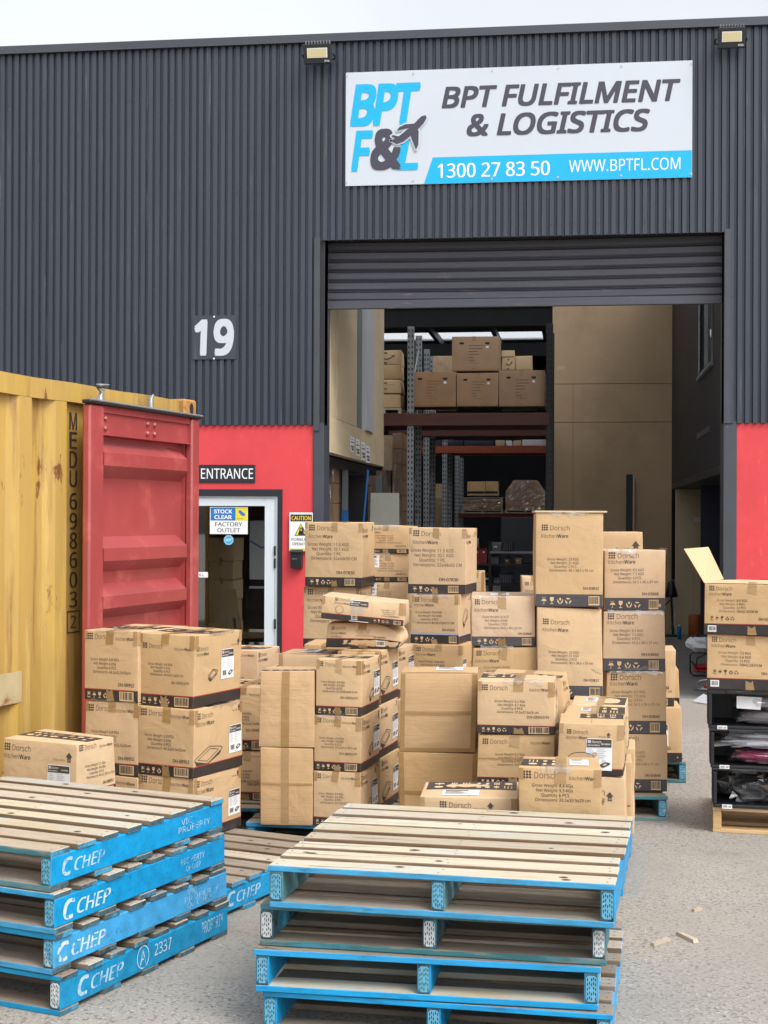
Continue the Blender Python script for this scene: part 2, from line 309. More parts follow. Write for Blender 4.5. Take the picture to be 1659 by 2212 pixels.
class Face:
    """a flat face to print on: origin o, unit axes ex (right), ey (up), size W x H, normal n outward"""
    def __init__(s, mb, o, ex, ey, W, H):
        s.mb = mb; s.o = Vector(o); s.ex = Vector(ex); s.ey = Vector(ey); s.n = s.ex.cross(s.ey); s.W = W; s.H = H; s.e0 = .0009; s.ks = .0005
    def P(s, x, y, k=0): return s.o + s.ex*x + s.ey*y + s.n*(s.e0 + s.ks*k)
    def poly(s, pts, mat, k=0): s.mb.add([s.P(x, y, k) for x, y in pts], [tuple(range(len(pts)))], mat)
    def rect(s, x0, y0, x1, y1, mat, k=0, seg=1):
        for i in range(seg):
            a = x0+(x1-x0)*i/seg; b = x0+(x1-x0)*(i+1)/seg
            s.poly([(a, y0), (b, y0), (b, y1), (a, y1)], mat, k)
    def text(s, t, x, y, cap, mat='ink', al='l', wgt=0, shear=0, k=0, wx=1, space=1):
        v, f, w = txt(t, wgt, shear, space)
        if not v: return 0
        sx = cap*wx; off = {'l': 0, 'c': -w*sx/2, 'r': -w*sx}[al]
        s.mb.add([s.P(x+off+p[0]*sx, y+p[1]*cap, k+p[2]) for p in v], f, mat); return w*sx
    def fit(s, t, x0, y0, x1, y1, mat, wgt=0, shear=0, k=0, space=1):
        v, f, w = txt(t, wgt, shear, space)
        a0 = min(p[1] for p in v); a1 = max(p[1] for p in v)
        s.mb.add([s.P(x0+p[0]/w*(x1-x0), y0+(p[1]-a0)/(a1-a0)*(y1-y0), k+p[2]) for p in v], f, mat)
    def line(s, pts, wd, mat, k=0, closed=False):
        n = len(pts)
        for i in range(n if closed else n-1):
            a = Vector(pts[i]); b = Vector(pts[(i+1) % n]); d = (b-a)
            if d.length < 1e-6: continue
            d.normalize(); q = Vector((-d.y, d.x))*wd/2; a = a-d*wd*.3; b = b+d*wd*.3
            s.poly([tuple(a-q), tuple(b-q), tuple(b+q), tuple(a+q)], mat, k+.3*(i % 3))
    def disc(s, x, y, rx, ry, mat, k=0, n=14, a0=0, a1=360): s.poly([(x+rx*math.cos(R(a0+(a1-a0)*i/n)), y+ry*math.sin(R(a0+(a1-a0)*i/n))) for i in range(n + (a1-a0 < 360))], mat, k)
    def barcode(s, x0, y0, x1, y1, k=1, bg='print_beige'):
        s.rect(x0, y0, x1, y1, bg, k); r = random.Random(int(x0*9999)); x = x0+(x1-x0)*.06; u = (x1-x0)/42
        while x < x1-2.5*u:
            b = u*r.choice((.8, .8, 1.6, 2.4)); s.rect(x, y0+(y1-y0)*.14, min(x+b, x1-u), y1-(y1-y0)*.06, 'ink', k+1); x += b+u*r.choice((.8, .9, 1.7))
    def icons(s, x, y, h, mat, k=1, n=5):
        i = 5-n
        for kind in ('fork', 'umb', 'glass', 'hand', 'cyc')[i:]:
            if kind == 'fork':
                s.line([(x+.1*h, y+.15*h), (x+.1*h, y+.95*h), (x+.62*h, y+.95*h), (x+.62*h, y+.3*h)], .05*h, mat, k)
                s.poly([(x+.18*h, y+.5*h), (x+.48*h, y+.5*h), (x+.48*h, y+.85*h), (x+.18*h, y+.85*h)], mat, k); s.rect(x+.05*h, y, x+.65*h, y+.12*h, mat, k)
            if kind == 'umb':
                s.disc(x+.35*h, y+.42*h, .36*h, .34*h, mat, k, 10, 0, 180); s.rect(x+.32*h, y+.05*h, x+.38*h, y+.42*h, mat, k)
                s.rect(x+.2*h, y, x+.38*h, y+.07*h, mat, k)
                for q in (.1, .3, .5): s.line([(x+q*h, y+.86*h), (x+(q+.07)*h, y+.98*h)], .06*h, mat, k)
            if kind == 'glass':
                s.poly([(x+.2*h, y+.42*h), (x+.5*h, y+.42*h), (x+.62*h, y+.62*h), (x+.62*h, y+h), (x+.08*h, y+h), (x+.08*h, y+.62*h)], mat, k)
                s.rect(x+.31*h, y+.1*h, x+.39*h, y+.42*h, mat, k); s.rect(x+.12*h, y, x+.58*h, y+.1*h, mat, k)
            if kind == 'hand':
                s.poly([(x+.02*h, y+.75*h), (x+.0*h, y+.35*h), (x+.3*h, y), (x+.36*h, y+.1*h), (x+.2*h, y+.42*h)], mat, k)
                s.poly([(x+.78*h, y+.75*h), (x+.6*h, y+.42*h), (x+.44*h, y+.1*h), (x+.5*h, y), (x+.8*h, y+.35*h)], mat, k)
                s.poly([(x+.4*h, y+.5*h), (x+.58*h, y+.72*h), (x+.4*h, y+.95*h), (x+.22*h, y+.72*h)], mat, k)
            if kind == 'cyc':
                for a in (90, 210, 330):
                    c = Vector((x+.42*h, y+.46*h)); p = [c + Vector((math.cos(R(a+q)), math.sin(R(a+q))))*rr*h for q, rr in ((-42, .48), (30, .5), (44, .30), (-30, .26))]
                    s.poly([tuple(v) for v in p], mat, k)
            x += h*1.12
    def logo(s, x, y, cap, mat='ink', soft='ink_soft', k=0, wx=.92):
        """3 x 3 rounded dots and the thin brand word to their right; returns width"""
        q = cap*.46
        for i in range(3):
            for j in range(3): s.disc(x+q*(i+.5), y-.12*cap+q*(j+.5), q*.44, q*.44, mat, k, 8)
        return q*3 + cap*.45 + s.text('Dorsch', x+q*3+cap*.45, y, cap, soft, wgt=-.006, k=k, wx=wx)
    def ware(s, x, y, cap, al='l', k=0, mat='ink'):
        a = txt('Kitchen', -.004)[2]; b = txt('Ware', .02)[2]; W = (a+b+.12)*cap*.9
        if al == 'r': x -= W
        s.text('Kitchen', x, y, cap, 'ink_soft', wgt=-.004, k=k, wx=.9); s.text('Ware', x+(a+.12)*cap*.9, y, cap, mat, wgt=.02, k=k, wx=.9)
    def arrow_up(s, x, y, h, k=0):
        s.poly([(x-.22*h, y), (x+.22*h, y), (x+.22*h, y+.5*h), (x+.42*h, y+.5*h), (x, y+h), (x-.42*h, y+.5*h), (x-.22*h, y+.5*h)], 'ink', k)
        s.text('UP', x, y+.1*h, .2*h, 'print_beige', 'c', k=k+1); s.text('This Side', x-.5*h, y+.05*h, .26*h, 'ink_soft', 'r', k=k)
    def spec(s, rows, x, y, cap, lead, k=0, bold=.0, gap=.5, soft='ink'):
        for i, (a, b) in enumerate(rows):
            yy = y-i*lead; s.text(a, x, yy, cap, soft, 'r', wgt=-.002, k=k, wx=.9)
            s.text(b, x+gap*cap, yy, cap, 'ink', 'l', wgt=bold, k=k, wx=.9)
    def dish(s, x, y, w_, h_, k=0, kind='dish'):
        if kind == 'dish':
            o = [(.0, .42), (.06, .36), (.44, .18), (.5, .2), (.97, .72), (1, .82), (.93, .88), (.56, 1.0), (.48, .98), (.03, .52)]
            P = lambda q: [(x+a*w_, y+b*h_) for a, b in q]
            s.poly(P([(.01, .40), (.06, .2), (.2, .02), (.3, .0), (.92, .52), (1, .80), (.97, .72), (.5, .2), (.44, .18), (.06, .36)]), 'ink', k)
            s.line(P(o), .004, 'ink', k, True)
            s.line(P([(.12, .45), (.45, .3), (.86, .76), (.55, .9), (.12, .45)]), .003, 'ink', k)
        else: s.line([(x+w_*(.5+.5*math.cos(R(a))), y+h_*(.5+.5*math.sin(R(a)))) for a in range(0, 360, 20)], .004, 'ink', k, True)
# ------------------------------------------------------------------ cardboard boxes
CR = .005
def dfm_box(w, l, h, seed, amp=1.0, crush=None):
    r = random.Random(seed); S = (w, l, h); amp = amp*1.5
    b = [r.uniform(.001, .007)*amp for _ in range(5)]; bt = r.uniform(-.004, .004)*amp
    ck = {(i, j, k): Vector([r.uniform(-.004, .004)*amp for _ in range(2)] + [r.uniform(-.003, .002)*amp if k else 0]) for i in (0, 1) for j in (0, 1) for k in (0, 1)}
    if not crush:
        for _ in range(r.choice((0, 1, 1, 2))):
            i, j, k = r.choice((0, 1)), r.choice((0, 1)), 1; ck[i, j, k] += Vector(((.5-i)*.018, (.5-j)*.018, -.010))*r.uniform(.3, 1)
    def f(p):
        p = Vector(p); q = Vector([min(max(p[i], CR), S[i]-CR) for i in range(3)]); d = p-q; mx_ = max(abs(c) for c in d)
        if mx_ > 1e-9: p = q + d.normalized()*mx_
        u = [p[i]/S[i] for i in range(3)]; v = [2*a-1 for a in u]; e = [max(0, 1-a*a) for a in v]
        o = Vector((v[0]*e[1]*e[2]*(b[0] if v[0] > 0 else b[1]), v[1]*e[0]*e[2]*(b[2] if v[1] > 0 else b[3]), (bt*e[0]*e[1] if v[2] > 0 else 0)))
        for (i, j, k), c in ck.items():
            o += c*((u[0] if i else 1-u[0])*(u[1] if j else 1-u[1])*(u[2] if k else 1-u[2]))
        p = p+o
        return tuple(crush(p, u)) if crush else tuple(p)
    return f
def grid_body(mb, w, l, h, mat, n=7, mats=None):
    S = (w, l, h)
    def ax(Lx): return [0, CR*.45] + [CR+(Lx-2*CR)*i/n for i in range(n+1)] + [Lx-CR*.45, Lx]
    A = [ax(s_) for s_ in S]
    for i, (a, b) in enumerate(((1, 2), (2, 0), (0, 1))):
        for side in (0, 1):
            U, V = A[a], A[b]; vs = []
            for q in V:
                for p in U:
                    c = [0, 0, 0]; c[i] = side*S[i]; c[a] = p; c[b] = q; vs.append(c)
            W_ = len(U); fs = []
            for y in range(len(V)-1):
                for x in range(W_-1):
                    f = (y*W_+x, y*W_+x+1, (y+1)*W_+x+1, (y+1)*W_+x); fs.append(f if side else f[::-1])
            mb.add(vs, fs, (mats or {}).get((i, side), mat), True)
def bandf(f, y0, y1, mat, k=0):
    xs = [0, CR] + [CR+(f.W-2*CR)*i/8 for i in range(1, 8)] + [f.W-CR, f.W]
    ys = [y0, y0+CR, y1] if y0 == 0 else [y0, y1]
    for a, b in zip(xs, xs[1:]):
        for c, d in zip(ys, ys[1:]): f.poly([(a, c), (b, c), (b, d), (a, d)], mat, k)
BOXES = []
def carton(label, pos, rz, w, l, h, mat='cardboard', front=None, right=None, top=None, left=None, tapes='', stick=None, seed=None,
           amp=1.0, crush=None, group='kitchenware boxes stacked on pallets', tilt=None, cat='cardboard box', name='cardboard_box', film=0, open_top=None, extra=None):
    seed = seed if seed is not None else len(BOXES)*13+5
    t = thing(name, label, cat, pos, rz, group)
    if tilt: t.rotation_euler = (tilt[0], tilt[1], rz)
    d = dfm_box(w, l, h, seed, amp, crush)
    def faces(mb, e0):
        F_ = {'front': Face(mb, (0, 0, 0), (1, 0, 0), (0, 0, 1), w, h), 'right': Face(mb, (w, 0, 0), (0, 1, 0), (0, 0, 1), l, h),
              'top': Face(mb, (0, 0, h), (1, 0, 0), (0, 1, 0), w, l), 'left': Face(mb, (0, l, 0), (0, -1, 0), (0, 0, 1), l, h),
              'back': Face(mb, (w, l, 0), (-1, 0, 0), (0, 0, 1), w, h)}
        for f in F_.values(): f.e0 = e0
        return F_
    mb = MB(); grid_body(mb, w, l, h, mat); F_ = faces(mb, .0009)
    if front: front(F_['front']); front(F_['back'])
    if right: right(F_['right']); right(F_['left'])
    if left: left(F_['left'])
    if top: top(F_['top'])
    else: F_['top'].rect(w*.497, .01, w*.503, l-.01, 'ink_soft', 0, 1)      # the seam of the flaps
    mb.build('carton', t, d)
    if tapes:
        r = random.Random(seed+1); tw = min(.05, w*.14); cur = [MB(), None]
        def new(): cur[0] = MB(); cur[1] = faces(cur[0], .0032); return cur[1]
        def done(): cur[0].build('tape', t, d)
        def strip(f, x0, x1, y0, y1, k=0, n=6):
            for i in range(n):
                a, b = y0+(y1-y0)*i/n, y0+(y1-y0)*(i+1)/n
                f.poly([(x0, a), (x1, a), (x1, b), (x0, b)], 'tape', k)
        if 'c' in tapes:      # one seam over the top with tabs down the front and back
            c = w*(.5 + r.uniform(-.03, .04)); hh = min(h*.26, r.uniform(.04, .09)); q = r.uniform(-.006, .006)
            T = new(); strip(T['top'], c-tw/2, c+tw/2, 0, l)
            for f in ('front', 'back'):
                cc = c if f == 'front' else w-c
                T[f].poly([(cc-tw/2, h), (cc-tw/2+q, h-hh*r.uniform(.8, 1)), (cc+tw/2+q, h-hh), (cc+tw/2, h)], 'tape')
            done(); T = new(); cc = c; hb = min(h*.18, r.uniform(.03, .07)); T['front'].poly([(cc-tw/2, .0), (cc+tw/2, .0), (cc+tw/2-.01, hb), (cc+q, hb*.75), (cc-tw/2, hb)], 'tape'); done()
        if 'v' in tapes:      # upright seam on the front
            c = w*.475; T = new(); strip(T['front'], c-.022, c+.022, 0, h); done()
        if 'e' in tapes:      # all edges of the front taped
            e = .026; T = new()
            strip(T['front'], 0, e, 0, h); strip(T['front'], w-e, w, 0, h)
            T['front'].rect(e, 0, w-e, .022, 'tape', 0, 4)
            T['right'].rect(0, 0, .03, h, 'tape'); T['top'].rect(0, 0, w, .035, 'tape', 0, 4); done()
        if 'k' in tapes:      # corners reinforced
            e = .03; T = new()
            T['front'].rect(w-e, h-.075, w, h, 'tape'); T['right'].rect(0, h-.075, e, h, 'tape'); done()
            T = new(); T['front'].rect(0, h-.05, e*.7, h, 'tape'); done(); T = new(); T['right'].rect(l-e, h-.06, l, h, 'tape'); done()
        if 'm' in tapes:      # level seam across the middle, taped
            T = new(); T['front'].rect(0, h*.475, w, h*.525, 'tape', 0, 6); done()
        if 'h' in tapes:
            T = new(); T['front'].rect(0, h*.52, w, h*.55, 'tape', 0, 4); done()
    if stick:
        sb = MB(); S_ = faces(sb, .0026); stick(S_); sb.build('sticker', t, d)
    if film:                                    # torn remains of stretch wrap clinging to edges
        r = random.Random(seed+9); seen = set()
        for q in range(film):
            fb = MB(); side = r.choice(['top', 'top', 'bot', 'right']); n = 14; f0 = r.uniform(0, .5); f1 = r.uniform(f0+.35, 1.0) if f0 < .6 else 1; f1 = min(1, f1); xs = [w*(f0+(f1-f0)*i/n) for i in range(n+1)]
            if side in seen: continue
            seen.add(side)
            z0 = h if side != 'bot' else 0.0
            rows = []
            for j, (dy, dz) in enumerate(((.05, .004), (.0, .006), (-.005, 0), (-.006, -.018*r.uniform(.5, 1.6)))):
                rows.append([(x, dy-abs(r.gauss(0, .0016)) - .002, z0+(dz if side != 'bot' else -dz*.8-.0+.01)+r.gauss(0, .0022)+(r.gauss(0, .008) if j == 3 else 0)) for x in xs])
            if side == 'right': rows = [[(w+.003+abs(p[1])*.4, p[0]*l/w, p[2]) for p in rw] for rw in rows]
            if side == 'bot': rows = rows[1:]
            v = [p for rw in rows for p in rw]; m_ = n+1
            fb.add(v, [(a*m_+i, a*m_+i+1, (a+1)*m_+i+1, (a+1)*m_+i) for a in range(len(rows)-1) for i in range(n)], 'plastic_film', True)
            fb.build('stretch_film', t)
    if extra: extra(t, d)
    BOXES.append(t); t['_top'] = pos[2]+h
    return t
def cyaw(a): return R(a)+YAW
def place(xl, xr, yt, yb, d, yaw):
    """front face seen from px xl to xr, left edge from yt (top) to yb (bottom) at depth d: FLB corner, world turn, width, height"""
    T, B = atd(xl, yt, d), atd(xl, yb, d); rz = cyaw(yaw); u = Vector((math.cos(rz), math.sin(rz), 0)); A = (T+B)/2
    nrm = CX - CF*((xr-829.5)/FPX); t = -(A-CO).dot(nrm)/u.dot(nrm)
    return Vector((B.x, B.y, B.z)), rz, t, T.z-B.z
def box(label, xl, xr, yt, yb, d, yaw, l, on=None, z0=None, h=None, **k):
    p, rz, w, hh = place(xl, xr, yt, yb if yb else yt+100, d, yaw)
    ztop = p.z+hh
    if on is not None: p.z = on['_top']+.0015
    if z0 is not None: p.z = z0
    if h: hh = h
    elif on is not None or z0 is not None: hh = ztop-p.z
    return carton(label, p, rz, w, l, hh, **k)
def under(b, z0, n, label='plain cardboard box low in its stack', w=None, **k):
    """boxes carrying b, from z0 up to b's base"""
    rz = b.rotation_euler.z; H = (b.location.z-.0015-z0)/n
    for i in range(n): carton((['lowest ', 'next to lowest ', 'third ', 'fourth '][i] if n > 1 else '')+label, (b.location.x, b.location.y, z0+i*H), rz, k.get('W', .38), k.get('L', .36), H-.001, mat=k.get('mat', 'cardboard'), front=k.get('front'), tapes='c')
# --- prints
def SP(g, n, q, dm, u='KGs', pc='PCS', col=''): return [('Gross Weight'+col, g+' '+u), ('Net Weight'+col, n+' '+u), ('Quantity'+col, q+' '+pc), ('Dimensions'+col, dm)]
def front_A(code, rows, bold=.012, hy=.875, sy=.57, split=.45, cy=.215, pr=False, sc=1):
    def f(F):
        W, H = F.W, F.H; s = min(W/.325, H/.30)*sc
        F.logo(.055*W, hy*H, .026*s, wx=.85); F.ware(.945*W, (hy-.012)*H, .0155*s, 'r')
        F.spec(rows, split*W, sy*H, .0135*s, .0205*s, bold=bold*.7)
        F.text(code, .93*W, cy*H, .0165*s, 'ink', 'r', wgt=.004 if pr else .02, wx=.9)
        bandf(F, 0, .155*H, 'band', 0); bandf(F, .155*H, .168*H, 'red_line', 1)
        F.icons(.06*W, .035*H, .085*H, 'print_beige', 2, 5); F.barcode(.66*W, .015*H, .92*W, .145*H, 2)
    return f
def front_B(code, rows, logo=.88, lc=.074, ware=.77, wc=.052, ys=.62, lead=.07, sc=.045, split=.48, cy=.2, cr=.9, cc=.05, band=.15, bmat='band', line=None, lx=.07,
            bold=0, bc=(.70, .88), icons=4, dark_icons=False, soft='ink', no_bar=False, barw=False):
    def f(F):
        W, H = F.W, F.H
        F.logo(lx*W, logo*H, lc*H); F.ware(lx*W, ware*H, wc*H)
        F.spec(rows, split*W, ys*H, sc*H, lead*H, bold=bold, soft=soft)
        F.text(code, cr*W, cy*H, cc*H, 'ink', 'r', wgt=.022, wx=.95)
        bandf(F, 0, band*H, bmat, 0)
        if line: bandf(F, band*H, (band+(.035 if 'lilac' in line else .012))*H, line, 1)
        if dark_icons: F.icons(.07*W, (cy-.01)*H, .085*H, 'ink', 2, 5)
        else: F.icons(.09*W, band*.22*H, band*.55*H, 'print_beige', 2, icons)
        if barw: F.rect(.04*W, .05*H, .135*W, band*.85*H, 'white_print', 1); F.barcode(.045*W, .06*H, .13*W, band*.8*H, 2, 'white_print')
        elif not no_bar: F.barcode(bc[0]*W, band*.14*H, bc[1]*W, band*.86*H, 2)
    return f
def side_print(dx=(.05, .5), dy=(.12, .42), kind='dish', lx=.04, ly=.85, ax=.92, ah=.1, cap=.022, band=.155, line='red_line', bmat='band', logo=True):
    def f(F):
        W, H = F.W, F.H
        if logo: F.logo(lx*W, ly*H, cap); F.ware(lx*W, ly*H-cap*1.45, cap*.85)
        F.arrow_up(ax*W, (ly+.01)*H, ah*H)
        F.dish(dx[0]*W, dy[0]*H, (dx[1]-dx[0])*W, (dy[1]-dy[0])*H, 0, kind)
        bandf(F, 0, band*H, bmat, 0)
        if line: bandf(F, band*H, (band+.013)*H, line, 1)
    return f
def plain_band(band=.15, bmat='band', line=None):
    def f(F):
        bandf(F, 0, band*F.H, bmat, 0)
        if line: bandf(F, band*F.H, (band+.013)*F.H, line, 1)
    return f
def sticker_on(face, x0, y0, x1, y1, code='DH-08952'):
    def f(S):
        F = S[face]; W, H = F.W, F.H; a, b, c, d = x0*W, y0*H, x1*W, y1*H; q = .05*(c-a)
        F.poly([(a, b), (c, b), (c, d-q), (c-q, d), (a+q, d), (a, d-q)], 'sticker', 0)
        hh = d-(d-b)*.27; F.poly([(a+q*.5, hh), (c-q*.5, hh), (c-q*.5, d-q), (c-q, d-q*.5), (a+q, d-q*.5), (a+q*.5, d-q)], 'ink', 1)
        ww = c-a; F.logo(a+.06*ww, hh+(d-b)*.13, (d-b)*.07, 'white_print', 'white_print', 2)
        F.text('KitchenWare', a+.06*ww, hh+(d-b)*.04, (d-b)*.045, 'white_print', k=2, wgt=.01)
        F.text(code, c-.08*ww, hh+(d-b)*.08, (d-b)*.045, 'white_print', 'r', k=2, wgt=.02)
        for i in range(6):
            yy = hh-(d-b)*(.02+.066*i); F.rect(a+.05*ww, yy-.0007, c-.05*ww, yy, 'rule', 1)
            if i < 5: F.rect(a+.07*ww, yy-(d-b)*.045, a+(.24+.05*(i % 3))*ww, yy-(d-b)*.026, 'rule', 1); F.rect(a+.42*ww, yy-(d-b)*.045, a+(.7+.06*(i % 2))*ww, yy-(d-b)*.026, 'rule', 1)
        F.barcode(a+.1*ww, b+.08*(d-b), a+.42*ww, b+.30*(d-b), 1, 'sticker'); F.dish(a+.56*ww, b+.09*(d-b), .36*ww, .17*(d-b), 1)
    return f
def note_on(face, x0, y0, x1, y1):
    def f(S):
        F = S[face]; W, H = F.W, F.H; a, b, c, d = x0*W, y0*H, x1*W, y1*H
        F.rect(a, b, c, d, 'sticker', 0); F.rect(a+.08*(c-a), d-.18*(d-b), c-.3*(c-a), d-.05*(d-b), 'ink', 1)
        for i in range(6): F.rect(a+.08*(c-a), d-(.3+.1*i)*(d-b), a+(.5+.4*((i*7) % 5)/5)*(c-a), d-(.265+.1*i)*(d-b), 'ink_soft', 1)
        F.rect(a+.5*(c-a), b+.2*(d-b), a+.8*(c-a), b+.32*(d-b), 'rule', 1)
    return f
def two(*fs):
    def f(S):
        for g in fs: g(S)
    return f
def utensils(y0=.3, y1=.75, x0=0, x1=1):
    """the dark printed panel of the top flaps with pale kitchen shapes"""
    def f(F):
        W, H = F.W, F.H; r = random.Random(int(W*1e4)); a, b, c, d = x0*W+.004, y0*H, x1*W-.004, y1*H
        n = 6
        for i in range(n): F.rect(a+(c-a)*i/n, b, a+(c-a)*(i+1)/n, d, 'band', 0, 1)
        F.rect(W*.497, .01, W*.503, H-.01, 'ink_soft', 1)
        x = a+.03
        while x < c-.04:
            ww = r.uniform(.012, .05); k = r.random(); m_ = 'print_beige'; y = b+(d-b)*.14; hh = (d-b)*.30
            for row in (0, 1):
                yy = y+row*(d-b)*.42
                if k < .35:
                    for j in range(3): F.rect(x+j*ww*.4, yy, x+j*ww*.4+.005, yy+hh, m_, 1)
                elif k < .7: F.disc(x+ww*.5, yy+hh*.5, ww*.5, hh*.42, m_, 1, 10)
                else: F.rect(x, yy+hh*.3, x+ww, yy+hh*.75, m_, 1); F.rect(x+ww*.4, yy, x+ww*.55, yy+hh, m_, 1)
                k = (k+.37) % 1
            x += ww+r.uniform(.02, .035)
    return f

# ------------------------------------------------------------------ pallets
def pallet(label, pos, rz, W=1.165, D=1.165, H=.1465, top='wood_grey', paint='blue_paint', side=None, low='wood_grey', plate='plate_blue', nb=8, seed=1,
           marks=(), edge=None, group='blue stringer pallets', endm='end_wood', plates=True, inner=None, endb=None):
    r = random.Random(seed); t = thing('pallet', label, 'pallet', pos, rz, group); side = side or paint; edge = edge or paint
    tk, bk = .022, .021; SW = .047; zs0, zs1 = bk+.0005, H-tk-.0005
    for i, x in enumerate((0, W/2-SW/2, W-SW)):
        s = MB(); j = r.uniform(0, .006)
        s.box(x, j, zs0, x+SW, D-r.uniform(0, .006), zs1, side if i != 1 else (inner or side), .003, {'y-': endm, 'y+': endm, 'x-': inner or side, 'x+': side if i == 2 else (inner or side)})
        if i == 2 and marks:
            F = Face(s, (x+SW, 0, zs0), (0, 1, 0), (0, 0, 1), D, zs1-zs0)
            for (txt_, y0, y1, z0, z1, mt) in marks:
                if txt_ == 'logo':
                    F.fit('C', y0, z0*F.H, y0+(y1-y0)*.24, z1*F.H, mt, wgt=.03, shear=.15)
                    F.fit('CHEP', y0+(y1-y0)*.28, (z0+.1*(z1-z0))*F.H, y1, (z0+.82*(z1-z0))*F.H, mt, wgt=.018, shear=.25)
                elif txt_ == 'ring': F.line([((y0+y1)/2+(y1-y0)/2*math.cos(R(a)), F.H*((z0+z1)/2+(z1-z0)/2*math.sin(R(a)))) for a in range(0, 360, 24)], .004, mt, 0, True)
                else: F.fit(txt_, y0, z0*F.H, y1, z1*F.H, mt, wgt=.0)
        so_ = s.build('stringer', t)
        if plates:
            p = MB(); a, b, c, d = x+.005, zs0+.008, x+SW-.005, zs1-.008; q = .008
            p.prism([(a+q, b), (c-q, b), (c, b+q), (c, d-q), (c-q, d), (a+q, d), (a, d-q), (a, b+q)][::-1], j-.0022, j+.0005, plate, 'y')
            F = Face(p, (a, j-.0022, b), (1, 0, 0), (0, 0, 1), c-a, d-b)
            for rr in range(5):
                for cc in range(5):
                    if (rr*5+cc*3+seed) % 7 == 0: continue
                    xx = F.W*(.11+.185*cc); yy = F.H*(.06+.185*rr+(.05 if cc % 2 else 0))
                    F.rect(xx, yy, xx+F.W*.075, yy+F.H*.115, 'slot', 0)
            p.build('nail_plate', so_)
    bw = .108*D/1.165; gap = (D-nb*bw)/(nb-1)
    for i in range(nb):
        b = MB(); y = i*(bw+gap)+r.uniform(-.004, .004)*(0 < i < nb-1); e0, e1 = r.uniform(-.003, .010), r.uniform(-.003, .012)
        wv = bw+r.uniform(-.014, .008); z1 = H+r.uniform(-.004, .001); tp = top
        if top in ('wood_pale', 'wood_weathered', 'wood_grey'): tp = r.choice({'wood_pale': ['wood_pale', 'wood_pale', 'wood_pale', 'wood_weathered'], 'wood_weathered': ['wood_weathered', 'wood_weathered', 'wood_weathered', 'wood_pale', 'wood_grey'], 'wood_grey': ['wood_grey', 'wood_grey', 'wood_grey', 'wood_weathered']}[top])
        n = 6
        be = 'board_edge' if group.startswith('blue') else top  # weathered brown board edges, with some gap shadow put into the colour
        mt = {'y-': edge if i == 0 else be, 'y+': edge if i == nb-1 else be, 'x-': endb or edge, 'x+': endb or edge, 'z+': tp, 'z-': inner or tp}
        b.box(-e0, y, H-tk, W+e1, y+wv, z1, tp, .0025, mt)
        F = Face(b, (0, y, z1), (1, 0, 0), (0, 1, 0), W, wv)
        for x in (SW/2, W/2, W-SW/2):
            for q in (.25, .72): F.disc(x+r.uniform(-.008, .008), wv*q, .0035, .0035, 'slot', 0, 6)
        for q in range(r.choice((0, 1, 1, 2))):         # splits along the grain, and knots
            x0 = r.choice((-e0, r.uniform(0, W*.7))); yq = wv*r.uniform(.15, .85); ln = r.uniform(.08, .4); wq = r.uniform(.0012, .003)
            pts = [(x0+ln*i/5, yq+r.uniform(-.004, .004)) for i in range(6)]
            F.poly([(a_, c_-wq*(1-abs(i-1.5)/5)) for i, (a_, c_) in enumerate(pts)] + [(a_, c_+wq*(1-abs(i-1.5)/5)) for i, (a_, c_) in list(enumerate(pts))[::-1]], 'slot', 0)
        for q in range(r.choice((0, 1, 2, 3))):
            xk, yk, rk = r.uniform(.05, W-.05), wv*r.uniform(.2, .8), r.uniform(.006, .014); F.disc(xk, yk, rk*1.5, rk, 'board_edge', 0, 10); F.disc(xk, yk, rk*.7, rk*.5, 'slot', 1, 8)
        o = b.build('deck_board', t); o.rotation_euler.z = r.uniform(-.003, .003) if 0 < i < nb-1 else 0
    for i in range(5):
        b = MB(); y = i*(D-bw)/4 + r.uniform(-.01, .01)*(0 < i < 4); e0, e1 = r.uniform(-.004, .004), r.uniform(-.004, .004)
        b.box(-e0, y, 0, W+e1, y+bw, bk, low, .0025, {'y-': edge if i == 0 else low, 'x-': endb or edge, 'x+': endb or edge, 'y+': edge if i == 4 else low})
        b.build('base_board', t)
    return t
# ------------------------------------------------------------------ the setting: ground, warehouse, signs
FY = 14.9
def fx(px, py): return onY(px, py, FY)
def proj(p):
    d = Vector(p)-CO; z = d.dot(CF); return 829.5+FPX*d.dot(CX)/z, 1106-FPX*d.dot(CU)/z
g = MB(); n = 24; S_ = 120
g.add([(-S_+2*S_*i/n, -S_+2*S_*j/n, 0) for j in range(n+1) for i in range(n+1)], [(j*(n+1)+i, j*(n+1)+i+1, (j+1)*(n+1)+i+1, (j+1)*(n+1)+i) for j in range(n) for i in range(n)], 'asphalt')
tag(g.build('ground'), kind='structure')
fl = MB(); fl.box(-9, FY+.1, -.05, 6, 45, .004, 'floor_inside'); tag(fl.build('warehouse_floor'), kind='structure')

